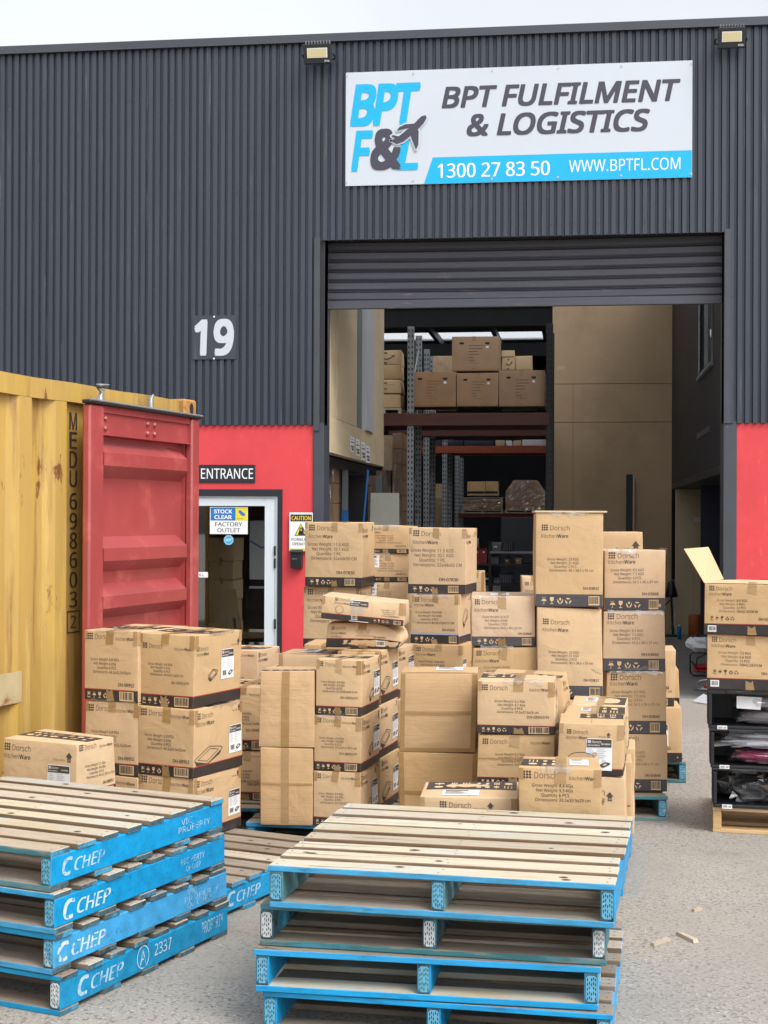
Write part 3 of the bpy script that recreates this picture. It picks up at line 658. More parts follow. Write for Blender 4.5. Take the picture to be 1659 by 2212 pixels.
XL, XR, ZO = fx(690, 700).x, fx(1567, 700).x, fx(700, 519).z
XJL, XJR = fx(700, 700).x, fx(1564, 700).x
ZC = fx(550, 918).z; ZT = fx(829, 70).z-.06; X0, X1 = -14., 10.
wh = thing('warehouse', 'dark grey corrugated warehouse with red painted lower walls and raised roller door', 'warehouse')
def clad(mb, x0, x1, z0, z1, y, mat='cladding'):
    p = .077; prof = [(0, 0), (.042, 0), (.049, .028), (.070, .028)]
    i0 = math.floor(x0/p); pts = []
    for i in range(i0, math.ceil(x1/p)+1):
        rj = random.Random(i*7+3); jx, jy = rj.uniform(-.0022, .0022), rj.uniform(-.0016, .0016) - (.002 if i % 10 == 0 else 0)
        for a, b in prof:
            x = i*p+a+jx
            if x0 <= x <= x1: pts.append((x, y+b+jy))
    pts = [(x0, pts[0][1])] + pts + [(x1, pts[-1][1])]
    v = [(a, b, z0) for a, b in pts] + [(a, b, z1) for a, b in pts]; k = len(pts)
    mb.add(v, [(i, i+1, k+i+1, k+i) for i in range(k-1)], mat)
    r = random.Random(int(z1*100))
    for z in (z0+.12, z0+1.25, z0+2.4, z0+3.4):
        if z < z1-.1:
            for i in range(math.ceil(x0/p), math.floor(x1/p), 3):
                x = i*p+.023; mb.box(x-.006, y-.005, z-.006, x+.006, y+.001, z+.006, 'steel_paint')
c = MB(); clad(c, X0, XL, ZC, ZT, FY); clad(c, XL, XR, ZO, ZT, FY); clad(c, XR, X1, ZC, ZT, FY); c.build('cladding', wh)
c = MB(); c.box(X0, FY-.03, ZT-.015, X1, FY+.3, ZT+.065, 'capping', .004); c.box(X0, FY-.04, ZT-.022, X1, FY-.031, ZT-.006, 'steel_paint'); c.build('roof_capping', wh)
for a, b in ((XL-.055, XL+.004), (XR-.01, XR+.05)):
    c = MB(); c.box(a, FY-.008, ZC-.06 if b < 0 else ZC+.0, b, FY+.03, ZO+.03, 'steel_paint'); c.build('opening_flashing', wh)
c = MB(); c.box(X0, FY+.04, ZC, XJL, FY+.22, ZT-.1, 'dark_metal'); c.box(XJL, FY+.46, ZO, XJR, FY+.5, ZT-.1, 'dark_metal'); c.box(XJR, FY+.04, ZC, X1, FY+.22, ZT-.1, 'dark_metal'); c.build('wall_lining', wh)
# entrance opening px 389..609, top 1057
DX0, DX1, DZ = fx(389, 1100).x, fx(609, 1100).x, fx(600, 1057).z
JL = fx(676, 1000).x; JR = fx(1592, 1000).x
c = MB()
c.box(X0, FY+.03, 0, DX0, FY+.22, ZC+.03, 'red_wall'); c.box(DX1, FY+.03, 0, JL, FY+.22, ZC+.03, 'red_wall'); c.box(DX0, FY+.03, DZ, DX1, FY+.22, ZC+.03, 'red_wall')
c.build('masonry_wall', wh); c = MB(); c.box(JR, FY+.03, 0, X1, FY+.22, ZC+.03, 'red_wall'); c.build('masonry_wall', wh)
for a, b in ((JL, XJL), (XJR, JR)):
    c = MB(); c.box(a, FY+.012, 0, b, FY+.36, ZC+.02, 'steel_paint', .004)
    c.box(min(b, 0) if a > 0 else b-.06, FY+.05, ZC+.02, (a+.06) if a > 0 else b, FY+.36, ZO+.03, 'steel_paint') if a < 0 else c.box(a, FY+.05, ZC+.02, a+.06, FY+.36, ZO+.03, 'steel_paint')
    c.build('door_jamb', wh)
# roller shutter: horizontal slats hanging in the upper opening
SB = fx(1100, 655).z
c = MB(); z = SB+.085; prof = [(FY+.27, SB+.085)]
while z < ZO+.25:
    prof += [(FY+.262, z+.008), (FY+.25, z+.022), (FY+.248, z+.078), (FY+.262, z+.086), (FY+.272, z+.094), (FY+.258, z+.1), (FY+.258, z+.1035), (FY+.272, z+.1045)]; z += .105
k = len(prof); xa, xb = XJL-.04, XJR+.04; nn = 16
vs = []
for i in range(nn+1):
    x = xa+(xb-xa)*i/nn; sag = -.012*math.sin(math.pi*i/nn)
    vs += [(x, y, zz+sag) for y, zz in prof]
c.add(vs, [(i*k+j, (i+1)*k+j, (i+1)*k+j+1, i*k+j+1) for i in range(nn) for j in range(k-1)], 'shutter')
rd = c.build('roller_door', wh)
c = MB(); c.box(xa, FY+.245, SB, xb, FY+.29, SB+.088, 'shutter', .006); c.build('bottom_rail', rd)

# entrance door
es = MB(); s0, s1 = fx(405, 1100).x, fx(599, 1100).x; zt = fx(600, 1072).z
es.box(DX0, FY+.015, 0, fx(395, 1100).x, FY+.2, zt, 'black_paint'); es.box(s1, FY+.015, 0, DX1, FY+.2, zt, 'black_paint'); es.box(DX0, FY+.015, zt, DX1, FY+.2, DZ, 'black_paint')
es.build('door_surround', wh)
fr = MB(); l1 = fx(593, 1100).x; l0 = fx(403, 1100).x; zl = fx(590, 1076).z; sx = fx(395, 1100).x
fr.box(l1+.004, FY+.03, 0, s1, FY+.15, zt, 'frame_white'); fr.box(sx, FY+.03, 0, l0-.004, FY+.15, zt, 'frame_white'); fr.box(l0-.004, FY+.03, zl+.004, l1+.004, FY+.15, zt, 'frame_white'); fr.build('door_frame', wh)
dl = MB(); g1 = fx(570, 1100).x; g0 = l0+.1; zg = fx(560, 1093).z
dl.box(g1, FY+.04, .02, l1, FY+.085, zl, 'frame_white', .003); dl.box(l0, FY+.04, .02, g0, FY+.085, zl, 'frame_white', .003)
dl.box(g0, FY+.041, zg, g1, FY+.084, zl, 'frame_white'); dl.box(g0, FY+.041, .02, g1, FY+.084, .16, 'frame_white')
do = dl.build('entrance_door', wh)
q = MB(); q.box(g0, FY+.06, .16, g1, FY+.066, zg, 'glass'); q.build('door_glass', do)
for yy in (1225, 1252, 1383):
    q = MB(); p = fx(592.5, yy-35); z = p.z; q.tube([(p.x, FY+.03, z-.05), (p.x, FY+.03, z+.05)], .011, 'black_plastic', 8); q.build('hinge', do)
q = MB(); a = fx(433, 1236); b = fx(446, 1248); F = Face(q, (a.x-.09, FY+.058, b.z), (1, 0, 0), (0, 0, 1), b.x-a.x+.09, a.z-b.z); F.rect(0, 0, F.W, F.H, 'white_print'); F.fit('PULL', .02, F.H*.25, F.W-.04, F.H*.7, 'ink', .01, k=1)
q.box(a.x-.09, FY+.0585, b.z, b.x, FY+.0598, a.z, 'white_print'); q.build('pull_plate', do)

def panel(name, label, cat, tl, br, th, mat, draw=None, y=None, edge=None):
    """flat sign from its px corners on the facade"""
    y = FY-.02 if y is None else y; a, b = onY(*tl, y), onY(*br, y); W, H = b.x-a.x, a.z-b.z
    t = thing(name, label, cat, (a.x, y, b.z)); q = MB(); q.box(0, 0, 0, W, th, H, mat, min(.002, th*.3)); F = Face(q, (0, 0, 0), (1, 0, 0), (0, 0, 1), W, H)
    pn = MB(); P_ = Face(pn, (0, 0, 0), (1, 0, 0), (0, 0, 1), W, H); P_.ks = .0012 if W > .6 else .001
    q.build('panel', t)
    if draw: draw(P_); pn.build('lettering', t)
    return t
def sign_main(F):
    W, H = F.W, F.H; U = lambda u: u*W; V = lambda v: (1-v)*H
    F.poly([(U(.232), 0.002), (W-.002, .002), (W-.002, V(.768)), (U(.258), V(.768))], 'sign_cyan', 0)
    F.fit('BPT', U(.013), V(.478), U(.222), V(.107), 'sign_cyan', wgt=.036, shear=.2, space=.9)
    F.fit('F', U(.017), V(.875), U(.082), V(.515), 'sign_cyan', wgt=.036, shear=.2)
    F.fit('L', U(.150), V(.875), U(.216), V(.56), 'sign_cyan', wgt=.036, shear=.2)
    F.fit('&', U(.074), V(.868), U(.165), V(.505), 'sign_dark', wgt=.034, shear=.1, k=3)
    # aeroplane with a white outline, nose to the upper right
    body = [(.134, .612), (.152, .592), (.200, .48), (.224, .41), (.237, .40), (.2395, .425), (.231, .47), (.206, .545), (.172, .625), (.152, .645)]
    wing1 = [(.190, .505), (.152, .528), (.160, .498), (.176, .475), (.208, .47)]
    wing2 = [(.193, .575), (.213, .515), (.2165, .54), (.216, .655), (.209, .70)]
    tail = [(.150, .60), (.136, .575), (.141, .565), (.160, .58)]
    for i, pts in enumerate((body, wing1, wing2, tail)): F.line([(U(x), V(y)) for x, y in pts], .030, 'sign_white', 7+i, True)
    for i, pts in enumerate((body, wing1, wing2, tail)): F.poly([(U(x), V(y)) for x, y in pts], 'sign_dark', 12+i*.5)
    F.fit('BPT FULFILMENT', U(.283), V(.345), U(.967), V(.155), 'sign_dark', wgt=.026, shear=.2)
    F.fit('& LOGISTICS', U(.356), V(.595), U(.882), V(.40), 'sign_dark', wgt=.026, shear=.2)
    F.fit('1300 27 83 50', U(.272), V(.95), U(.597), V(.825), 'white', wgt=.012, k=1)
    F.fit('WWW.BPTFL.COM', U(.652), V(.93), U(.967), V(.825), 'white', wgt=-.008, k=1)
    for u in (.003, .2, .43, .62, .8, .997):
        for v in (.03, .97): F.disc(U(u), V(v), .012, .012, 'rule', 3, 8)
panel('company_sign', 'wide white sign with cyan and dark company lettering above the roller door', 'sign', (747, 157), (1495, 383), .01, 'sign_white', sign_main, FY-.015)
def s19(F):
    F.fit('19', .05*F.W, .08*F.H, .95*F.W, .92*F.H, 'sign_white', wgt=.034, shear=.04)
    for x, y in ((.5, .97), (.5, .02)): F.disc(x*F.W, y*F.H, .01, .01, 'white', 1, 8)
panel('number_sign', 'square dark plate with a big white 19 on the corrugated wall', 'sign', (415, 682), (510, 776), .006, 'cladding', s19, FY-.012)
panel('entrance_sign', 'black ENTRANCE sign on the red wall above the glass door', 'sign', (430, 1004), (551, 1043), .006, 'black_paint', lambda F: F.fit('ENTRANCE', .035*F.W, .22*F.H, .965*F.W, .8*F.H, 'white', wgt=.004), FY+.018)
def s_stock(F):
    W, H = F.W, F.H
    F.rect(.02*W, .5*H, .68*W, .97*H, 'sticker_blue'); F.rect(.68*W, .5*H, .985*W, .97*H, 'yellow_sign')
    F.fit('STOCK', .11*W, .76*H, .59*W, .91*H, 'white', .03, k=1); F.fit('CLEAR', .12*W, .55*H, .58*W, .70*H, 'white', .03, k=1)
    F.poly([(.76*W, .86*H), (.8*W, .89*H), (.93*W, .75*H), (.93*W, .68*H), (.86*W, .67*H), (.76*W, .8*H)], 'sticker_blue', 1); F.text('com.au', .71*W, .55*H, .05*H, 'ink', k=1)
    F.fit('FACTORY', .14*W, .29*H, .86*W, .44*H, 'ink', .012); F.fit('OUTLET', .2*W, .07*H, .8*W, .22*H, 'ink', .012)
panel('outlet_sign', 'blue, yellow and white factory outlet notice stuck on the entrance door glass', 'sign', (453.5, 1095), (535, 1154), .002, 'white', s_stock, FY+.0575)
p = onY(494, 1166.5, FY+.058); t = thing('security_sticker', 'small blue octagonal alarm sticker on the door glass under the outlet notice', 'sticker', p)
q = MB(); q.prism([(.055*math.cos(R(22.5+45*i)), .055*math.sin(R(22.5+45*i))) for i in range(8)][::-1], -.001, .0012, 'sticker_cyan', 'y'); F = Face(q, (-.05, -.001, -.05), (1, 0, 0), (0, 0, 1), .1, .1)
F.line([(.05+.046*math.cos(R(22.5+45*i)), .05+.046*math.sin(R(22.5+45*i))) for i in range(8)], .004, 'white', 1, True); F.fit('ADT', .015, .037, .085, .066, 'white', .02, .2, 1); q.build('octagon', t)
def s_caut(F):
    W, H = F.W, F.H
    F.rect(.05*W, .77*H, .97*W, .95*H, 'black_paint'); F.fit('CAUTION', .1*W, .8*H, .92*W, .91*H, 'yellow_sign', .02, k=1)
    F.poly([(.22*W, .4*H), (.78*W, .4*H), (.5*W, .72*H)], 'ink'); F.poly([(.27*W, .42*H), (.73*W, .42*H), (.5*W, .685*H)], 'yellow_sign', 1)
    F.rect(.42*W, .47*H, .56*W, .53*H, 'ink', 2); F.line([(.46*W, .53*H), (.47*W, .6*H), (.55*W, .6*H), (.57*W, .5*H)], .012, 'ink', 2); F.line([(.6*W, .6*H), (.6*W, .44*H), (.68*W, .44*H)], .012, 'ink', 2)
    F.disc(.45*W, .455*H, .018, .018, 'ink', 2, 8); F.disc(.55*W, .455*H, .018, .018, 'ink', 2, 8)
    F.fit('FORKLIFT', .1*W, .265*H, .9*W, .34*H, 'ink', .012); F.fit('OPERATING', .14*W, .15*H, .94*W, .225*H, 'ink', .012); F.rect(0.003, .004, W-.003, .07*H, 'yellow_sign')
panel('caution_sign', 'white CAUTION forklift sign with a yellow triangle on the red wall', 'sign', (625, 1107), (675, 1191), .004, 'white', s_caut, FY+.0)
a, b = onY(626.5, 1187, FY-.05), onY(652.5, 1228, FY-.05); t = thing('key_safe', 'small black lidded key safe box fixed to the red wall under the caution sign', 'key safe', (a.x, FY-.055, b.z)); W, H = b.x-a.x, a.z-b.z
q = MB(); q.box(.004, 0, 0, W-.004, .085, H*.86, 'black_plastic', .006); q.build('body', t)
q = MB(); q.prism([(-.012, H*.83), (.085, H*.86), (.085, H), (.03, H), (-.012, H*.88)], 0, W, 'black_plastic', 'x'); q.build('lid', t)
q = MB(); F = Face(q, (0, 0, 0), (1, 0, 0), (0, 0, 1), W, H); F.rect(.14*W, .46*H, .66*W, .55*H, 'slot'); [F.rect((.2+.1*i)*W, .475*H, (.25+.1*i)*W, .535*H, 'galvanised', 1) for i in range(4)]; q.build('dial', t)
# floodlights under the capping
def flood(px0, py0, px1, py1, label):
    y = FY-.2; a, b = onY(px0, py0, y), onY(px1, py1, y); W, H = b.x-a.x, a.z-b.z
    t = thing('floodlight', label, 'floodlight', ((a.x+b.x)/2, y, b.z), 0, 'floodlights under the roof edge'); t.rotation_euler.x = R(12)
    q = MB(); q.box(-W/2, 0, 0, W/2, .04, H, 'black_plastic', .008); F = Face(q, (-W/2, 0, 0), (1, 0, 0), (0, 0, 1), W, H); F.text('IP66', W*.93, H*.09, H*.09, 'white', 'r', wgt=.01); q.build('housing', t)
    q = MB(); q.box(-W*.36, -.004, H*.3, W*.36, .002, H*.78, 'white', .001); F = Face(q, (-W*.33, -.0045, H*.33), (1, 0, 0), (0, 0, 1), W*.66, H*.42); F.rect(0, 0, F.W, F.H, 'lamp_face'); q.build('lens', t)
    q = MB(); [q.box(-W*.42+i*W*.105, .012, H, -W*.42+i*W*.105+.006, .07, H+.03, 'galvanised') for i in range(9)]; q.build('heat_sink', t)
    q = MB(); q.tube([(-W/2-.012, .02, H*.5), (-W/2-.02, .1, H*.42), (-W/2-.012, .17, H*.3), (0, .19, H*.28), (W/2+.012, .17, H*.3), (W/2+.02, .1, H*.42), (W/2+.012, .02, H*.5)], .009, 'black_plastic', 6); q.build('bracket', t)
    return t
flood(656, 97, 716, 137, 'black floodlight under the roof edge at the upper left corner of the big sign')
flood(1551, 61, 1610, 103, 'black floodlight under the roof edge to the right of the big sign')

# ------------------------------------------------------------------ shipping container, its red door swung right round against the side
A, B = onz(0, 800, 2.59), onz(346, 857, 2.59); e = (B-A); e.z = 0; e.normalize(); crz = math.atan2(e.y, e.x)
s = 0
while proj(A+e*s)[0] < 421: s += .01
far = A+e*s; ct = thing('shipping_container', 'yellow corrugated shipping container with its red door folded back along the side', 'container', (far.x, far.y, 0), crz)
Mi = (Matrix.Translation((far.x, far.y, 0)) @ Matrix.Rotation(crz, 4, 'Z')).inverted()
def wallhit(px, py):       # point on the container side, local
    r = ray(px, py); nrm = Vector((e.y, -e.x, 0)); k = (Vector((far.x, far.y, 0))-CO).dot(nrm)/r.dot(nrm); return Mi @ (CO+r*k)
xt = wallhit(157, 1100).x
prof = []; x = xt
P0 = [(0, .045), (-.07, .0), (-.19, 0), (-.26, .045), (-.37, .045)]
prof = [(-.02, .045)]
while x > -5.9:
    prof += [(x+a, b) for a, b in P0]; x -= .37
prof = [p for i, p in enumerate(prof) if i == 0 or abs(p[0]-prof[i-1][0]) > 1e-4]
c = MB(); k = len(prof); zs = [.16, .6, 1.1, 1.6, 2.1, 2.48]
c.add([(a, b, z) for z in zs for a, b in prof], [(j*k+i, (j+1)*k+i, (j+1)*k+i+1, j*k+i+1) for j in range(len(zs)-1) for i in range(k-1)], 'container_yellow')
# the serial number stacked downwards just clear of the door
ps = wallhit(171.5, 1000); chars = 'MEDU 698603'; yy = 893
def glyph(chr_, y0, y1, hw=8.2):
    a = wallhit(171.5-hw, y1); b = wallhit(171.5+hw, y0); F = Face(c, (a.x, .045, a.z), (1, 0, 0), (0, 0, 1), b.x-a.x, b.z-a.z); F.e0 = .003; F.ks = .002
    if chr_ == 'box': F.line([(-.03, -.02), (F.W+.03, -.02), (F.W+.03, F.H+.02), (-.03, F.H+.02)], .008, 'ink', 0, True)
    else: F.fit(chr_, 0, 0, F.W, F.H, 'ink', wgt=.012)
for i, chh in enumerate('MEDU'): glyph(chh, 892+41.5*i, 892+41.5*i+35)
for i, chh in enumerate('698603'): glyph(chh, 1065+42.4*i, 1065+42.4*i+36)
glyph('2', 1329, 1358, 6); glyph('box', 1327, 1360, 7)
c.build('side_wall', ct)
q = MB(); a = wallhit(-12, 1528); b = wallhit(46, 1449); q.box(a.x, -.003, a.z, b.x, -.001, b.z, 'repair_patch'); q.build('patch', ct)
c = MB(); c.box(-5.9, .06, .16, 0, 2.40, .2, 'container_yellow'); c.box(-6, .1, 2.5, -.02, 2.38, 2.55, 'container_yellow'); c.box(-5.95, 2.36, .15, -.05, 2.40, 2.5, 'container_yellow'); c.box(-6.02, .05, .15, -5.96, 2.38, 2.5, 'container_yellow'); c.build('roof_and_floor', ct)
c = MB()
c.add([(x_, y_, z_+.003*math.sin(x_*7)) for x_ in [-5.9+i*.195 for i in range(30)] for y_, z_ in ((-.002, 2.47), (-.002, 2.585), (.06, 2.585), (.06, 2.47))], [(i*4+j, i*4+(j+1) % 4, (i+1)*4+(j+1) % 4, (i+1)*4+j) for i in range(29) for j in range(4)], 'container_yellow')
c.build('top_rail', ct)
c = MB(); c.box(-6, -.002, .03, 0, .06, .16, 'container_yellow', .004); c.build('bottom_rail', ct)
for xx in (-.165, -6.02):
    c = MB(); c.box(xx, -.004, .15, xx+.15, .14, 2.48, 'container_yellow', .006); c.build('corner_post', ct)
for xx in (-.178, -6.06):
    for zz in (2.478, 0):
        c = MB(); c.box(xx, -.012, zz, xx+.178, .15, zz+.125, 'casting', .012); F = Face(c, (xx, -.012, zz), (1, 0, 0), (0, 0, 1), .178, .125); F.disc(.1, .06, .028, .042, 'slot', 0, 16); c.build('corner_casting', ct)
# the door
zd = 2.46; P_, Q_ = Mi @ onz(195, 871, zd), Mi @ onz(432, 906, zd); dv = Q_-P_; wd = math.hypot(dv.x, dv.y); da = math.atan2(dv.y, dv.x)
dr = MB(); fd = .055; z0 = .2
lp, rp = .17, wd-.115
xs_ = proj(Vector((0, 0, 0)))
dr.box(0, 0, z0, lp, fd, zd, 'container_red', .012); dr.box(rp, 0, z0, wd, fd, zd, 'container_red', .012)
dr.box(lp, .02, 2.42, rp, .047, zd, 'container_red'); dr.box(lp, .035, 2.293, rp, .047, 2.42, 'container_red'); dr.box(lp, .012, 2.283, rp, .047, 2.292, 'container_red')
dr.box(lp, .012, z0, rp, .047, z0+.12, 'container_red')
ribs = [(2.25, 2.18, 2.10, 2.03), (1.67, 1.60, 1.523, 1.455), (1.384, 1.31, 1.236, 1.17), (.95, .88, .80, .73), (.56, .5, .43, .37)]
zz = [(2.283, .085)]
for a, b, c_, d in ribs: zz += [(a, .085), (b, .003), (c_, .003), (d, .085)]
zz.append((z0+.12, .085)); te = .07
v = []
for x_, kf in ((lp, 1), (lp+te, 1), (rp-te, 1), (rp, 0)):
    v += [(x_, y_ if kf else .085, z_) for z_, y_ in zz]
k = len(zz); dr.add(v, [(i*k+j, i*k+j+1, (i+1)*k+j+1, (i+1)*k+j) for i in range(3) for j in range(k-1)], 'container_red')
dr.box(lp-.02, .087, z0+.01, rp+.04, .092, zd-.05, 'container_red'); dr.box(rp, .055, z0+.01, rp+.04, .087, zd-.05, 'container_red')
do = dr.build('red_door', ct); do.location = (P_.x, P_.y, 0); do.rotation_euler.z = da
tag(do, 'faded red inside face of a container door with horizontal pressed ribs')
q = MB(); q.box(-.015, -.014, zd+.001, wd+.015, .05, zd+.024, 'rubber', .006); q.tube([(-.015, -.012, zd+.022), (wd+.015, -.012, zd+.022)], .007, 'galvanised', 6); q.build('gasket', do)
for bx_, bz in ((.045, 2.385), (.045, 2.325), (.5, 2.385), (.5, 2.325), (.58, 2.385), (.58, 2.325)):
    q = MB(); x_ = lp+.01+bx_*(rp-lp); q.lathe([(0.0001, .018), (.011, .016), (.017, .008), (.018, 0)], 0, 0, 'container_red', 10); b_ = q.build('bolt', do, None, (x_, .035, bz)); b_.rotation_euler.x = R(90)
for hx in (.14, .58):
    q = MB(); x_ = wd*hx; q.tube([(x_, .05, zd+.02), (x_, .05, zd+.06), (x_+.02, .05, zd+.09), (x_-.05, .05, zd+.12), (x_+.1, .05, zd+.135)] if hx < .3 else [(x_, .05, zd+.02), (x_, .05, zd+.09), (x_+.03, .05, zd+.12)], [.03, .017, .016, .012, .006] if hx < .3 else [.022, .015, .009], 'galvanised', 7); q.build('locking_cam', do)
# ------------------------------------------------------------------ pallets outdoors
def cw(X, d, z=0): return Vector((X*_cr.x - d*math.sin(YAW), X*_cr.y + d*math.cos(YAW), z))
PH = .1475
def pal_from(lp, rp, ztop, label, **k):
    a, b = onz(*lp, ztop), onz(*rp, ztop); v = b-a
    return pallet(label, (a.x, a.y, ztop-.1465), math.atan2(v.y, v.x), W=v.length, **k)
G = 'blue pallets stacked in front of the boxes'
pal_from((569, 2139), (1320, 2190), PH, 'bright blue pallet at the bottom of the front centre stack', paint='blue_bright', top='wood_grey', low='wood_grey', plate='plate_blue', seed=11, group=G, side='blue_bright')
pal_from((552, 2050), (1293, 2089), 2*PH, 'vivid blue pallet with a fresh pale base board, third down in the front centre stack', paint='blue_bright', side='blue_bright', top='wood_grey', low='wood_pale', inner='blue_bright', plate='plate_blue', seed=12, group=G)
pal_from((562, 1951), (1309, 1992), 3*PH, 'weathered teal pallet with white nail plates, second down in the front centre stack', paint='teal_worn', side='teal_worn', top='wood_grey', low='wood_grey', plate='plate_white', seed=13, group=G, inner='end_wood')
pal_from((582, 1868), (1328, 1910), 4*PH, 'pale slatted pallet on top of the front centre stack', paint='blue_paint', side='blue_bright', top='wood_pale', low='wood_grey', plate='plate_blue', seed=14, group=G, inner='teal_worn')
G2 = 'blue pallets stacked at the left'
lfr, lyaw = cw(-1.187, 5.29), cyaw(-25.5)
def left_pal(i, dx, dy, da, label, **k):
    r_ = lyaw+R(da); u = Vector((math.cos(r_), math.sin(r_), 0)); v = Vector((-u.y, u.x, 0)); p = lfr - u*1.165 + u*dx + v*dy; p.z = i*PH
    pallet(label, p, r_, group=G2, endb='end_wood', **k)
LG = lambda y0, z0, z1, m='stencil': ('logo', y0, y0+.29, z0+.04, z1-.06, m)
PROP = [('VIC', .86, .93, .66, .9, 'stencil_worn'), ('PROPERTY', .84, 1.10, .40, .62, 'stencil_worn'), ('OF CHEP', .86, 1.04, .14, .36, 'stencil_worn')]
left_pal(0, .035, .01, .6, 'dark blue pallet with a ringed A mark at the bottom of the left stack', paint='blue_paint', plate='plate_white', seed=21, marks=[LG(.10, .12, .92, 'stencil_worn'), ('ring', .48, .56, .1, .95, 'stencil'), ('A', .50, .54, .25, .78, 'stencil'), ('2337', .60, .72, .35, .8, 'stencil'), ('PROPERTY', .95, 1.12, .3, .8, 'stencil_worn')])
left_pal(1, .012, .0, -.4, 'blue pallet with clear white property stencil, third down in the left stack', paint='blue_paint', side='blue_bright', plate='plate_blue', seed=22, marks=[LG(.02, .1, .9)]+PROP)
left_pal(2, .018, -.005, .2, 'blue pallet with crisp white logo, second down in the left stack', paint='blue_paint', side='blue_bright', plate='plate_blue', seed=23, marks=[LG(.05, .1, .92)]+[('PROPERTY', .82, 1.0, .5, .75, 'stencil_worn'), ('OF CHEP', .86, .97, .2, .42, 'stencil_worn')])
left_pal(3, 0, 0, 0, 'worn grey topped pallet with blue sides on top of the left stack', top='wood_weathered', paint='blue_paint', side='blue_bright', plate='plate_blue', seed=24, edge='teal_worn', marks=[('logo', .06, .32, .2, .85, 'stencil_worn'), ('VIC', .84, .92, .6, .85, 'stencil_worn'), ('PROPERTY', .82, 1.06, .3, .55, 'stencil_worn')])
def ground_pal(X, d, yaw, label, **k): return pallet(label, cw(X, d), cyaw(yaw), **k)
_r = R(-26.5); ex_ = (-.75-1.165*math.cos(_r), 6.5-1.165*math.sin(_r))
ground_pal(ex_[0], ex_[1], -26.5, 'single grey slatted pallet on the ground behind the left pallet stack', top='wood_grey', paint='blue_paint', side='blue_bright', seed=31, marks=[LG(.12, .15, .9, 'stencil_worn')])
ground_pal(-.735, 7.96, -9, 'blue pallet under the plain tall cartons', top='wood_grey', paint='blue_bright', seed=32)
ground_pal(-1.36, 8.45, -9, 'half width dark pallet behind the tall plain cartons', W=.68, top='wood_grey', paint='end_wood', seed=33, nb=8)
ground_pal(0.0, 7.24, -11.7, 'blue pallet under the front right group of boxes', top='wood_grey', paint='blue_bright', seed=34)
b_ = onz(1440, 1720, .1465); fr_ = cyaw(-2); p_ = b_ - Vector((math.cos(fr_), math.sin(fr_), 0))*1.165; pallet('worn teal pallet under the tall right hand box stacks', (p_.x, p_.y, 0), fr_, top='wood_grey', paint='teal_worn', seed=35)
b_ = onz(1482, 1645, .1465); fr_ = cyaw(-6); p_ = b_ - Vector((math.cos(fr_), math.sin(fr_), 0))*1.165; pallet('teal pallet at the back right beside the open floor', (p_.x, p_.y, 0), fr_, top='wood_grey', paint='teal_worn', seed=36)
ground_pal(-.78, 11.8, -7.5, 'grey pallet under the back left row of tall boxes', top='wood_grey', paint='teal_worn', seed=37)
ground_pal(.42, 11.6, -7.5, 'grey pallet under the back middle boxes', top='wood_grey', paint='teal_worn', seed=38)
b_ = onz(1540, 1742, .1465); pallet('bare new timber pallet under the black crates', (b_.x, b_.y, 0), cyaw(-14), W=1.1, D=1.0, top='wood_new', paint='wood_new', low='wood_new', endm='wood_new', plates=False, seed=39, inner='wood_new', nb=7, group='timber pallets')

# ------------------------------------------------------------------ boxes, left group (big 08952 cartons)
K52 = front_A('DH-08952', SP('6.8', '6', '6', '46.5x32.5x35cm'), bold=.012)
K52p = front_A('DH-08952/Pr', SP('6.8', '6', '6', '46.5x32.5x35 cm'), hy=.80, cy=.32, pr=True, sc=.86)
S52 = side_print((.02, .56), (.12, .42), cap=.026); st52 = sticker_on('right', .70, .24, .96, .66)
S52s = side_print((.28, .48), (.33, .5), cap=.018, ly=.78)
D8 = 7.573
a = box('lowest brown carton of the front left column, half hidden by the pallets', 297, 418, 1672, None, D8, -25.6, .465, z0=.149, front=K52, right=S52, tapes='ck', stick=st52, top=utensils())
b = box('brown carton with large dish drawing in the middle of the front left column', 299, 419, 1524.5, None, D8, -25.6, .465, on=a, front=K52, right=S52, tapes='ck', stick=st52, film=2, top=utensils())
box('taped carton with small dish drawing on top of the front left column', 302, 420, 1367, None, D8+.02, -25, .462, on=b, front=K52p, right=S52s, tapes='ck', stick=sticker_on('right', .55, .34, .82, .76), top=utensils(.32, .72), film=2)
a = box('bottom carton of the far left column beside the yellow container', 180, 298, 1668, None, 7.72, -25.6, .465, z0=.149, front=K52, tapes='c')
b = box('middle carton of the far left column, partly behind the lone front carton', 179.5, 298, 1511, None, 7.72, -25.6, .465, on=a, front=K52, tapes='ck', film=1)
box('top carton of the far left column with its front panel squarely in view', 181.5, 300, 1360, None, 7.72, -25.0, .465, on=b, front=K52, tapes='ck', top=utensils(.35, .75), film=2)
def S51(F):
    W, H = F.W, F.H
    F.logo(.012*W, .80*H, .03*H/.3); F.ware(.012*W, .66*H, .024*H/.3); F.arrow_up(.9*W, .68*H, .17*H); F.dish(.02*W, .06*H, .46*W, .26*H); bandf(F, 0, .14*H, 'band'); bandf(F, .14*H, .155*H, 'red_line', 1)
a0 = box('lone low carton beside the pallet stack, label on its front and 08951 on its end', 8, 166, 1592, 1716, 7.15, -27, .30, front=S51, right=front_A('DH-08951', SP('5.5', '4.6', '6', '41.5 x 29.5 x 29.5 cm'), bold=.008, split=.52), tapes='', stick=sticker_on('front', .62, .12, .92, .62, 'DH-08951'), top=utensils(.3, .75))
under(a0, .149, 1, 'carton hidden under the lone low carton at left', W=.42, L=.30)

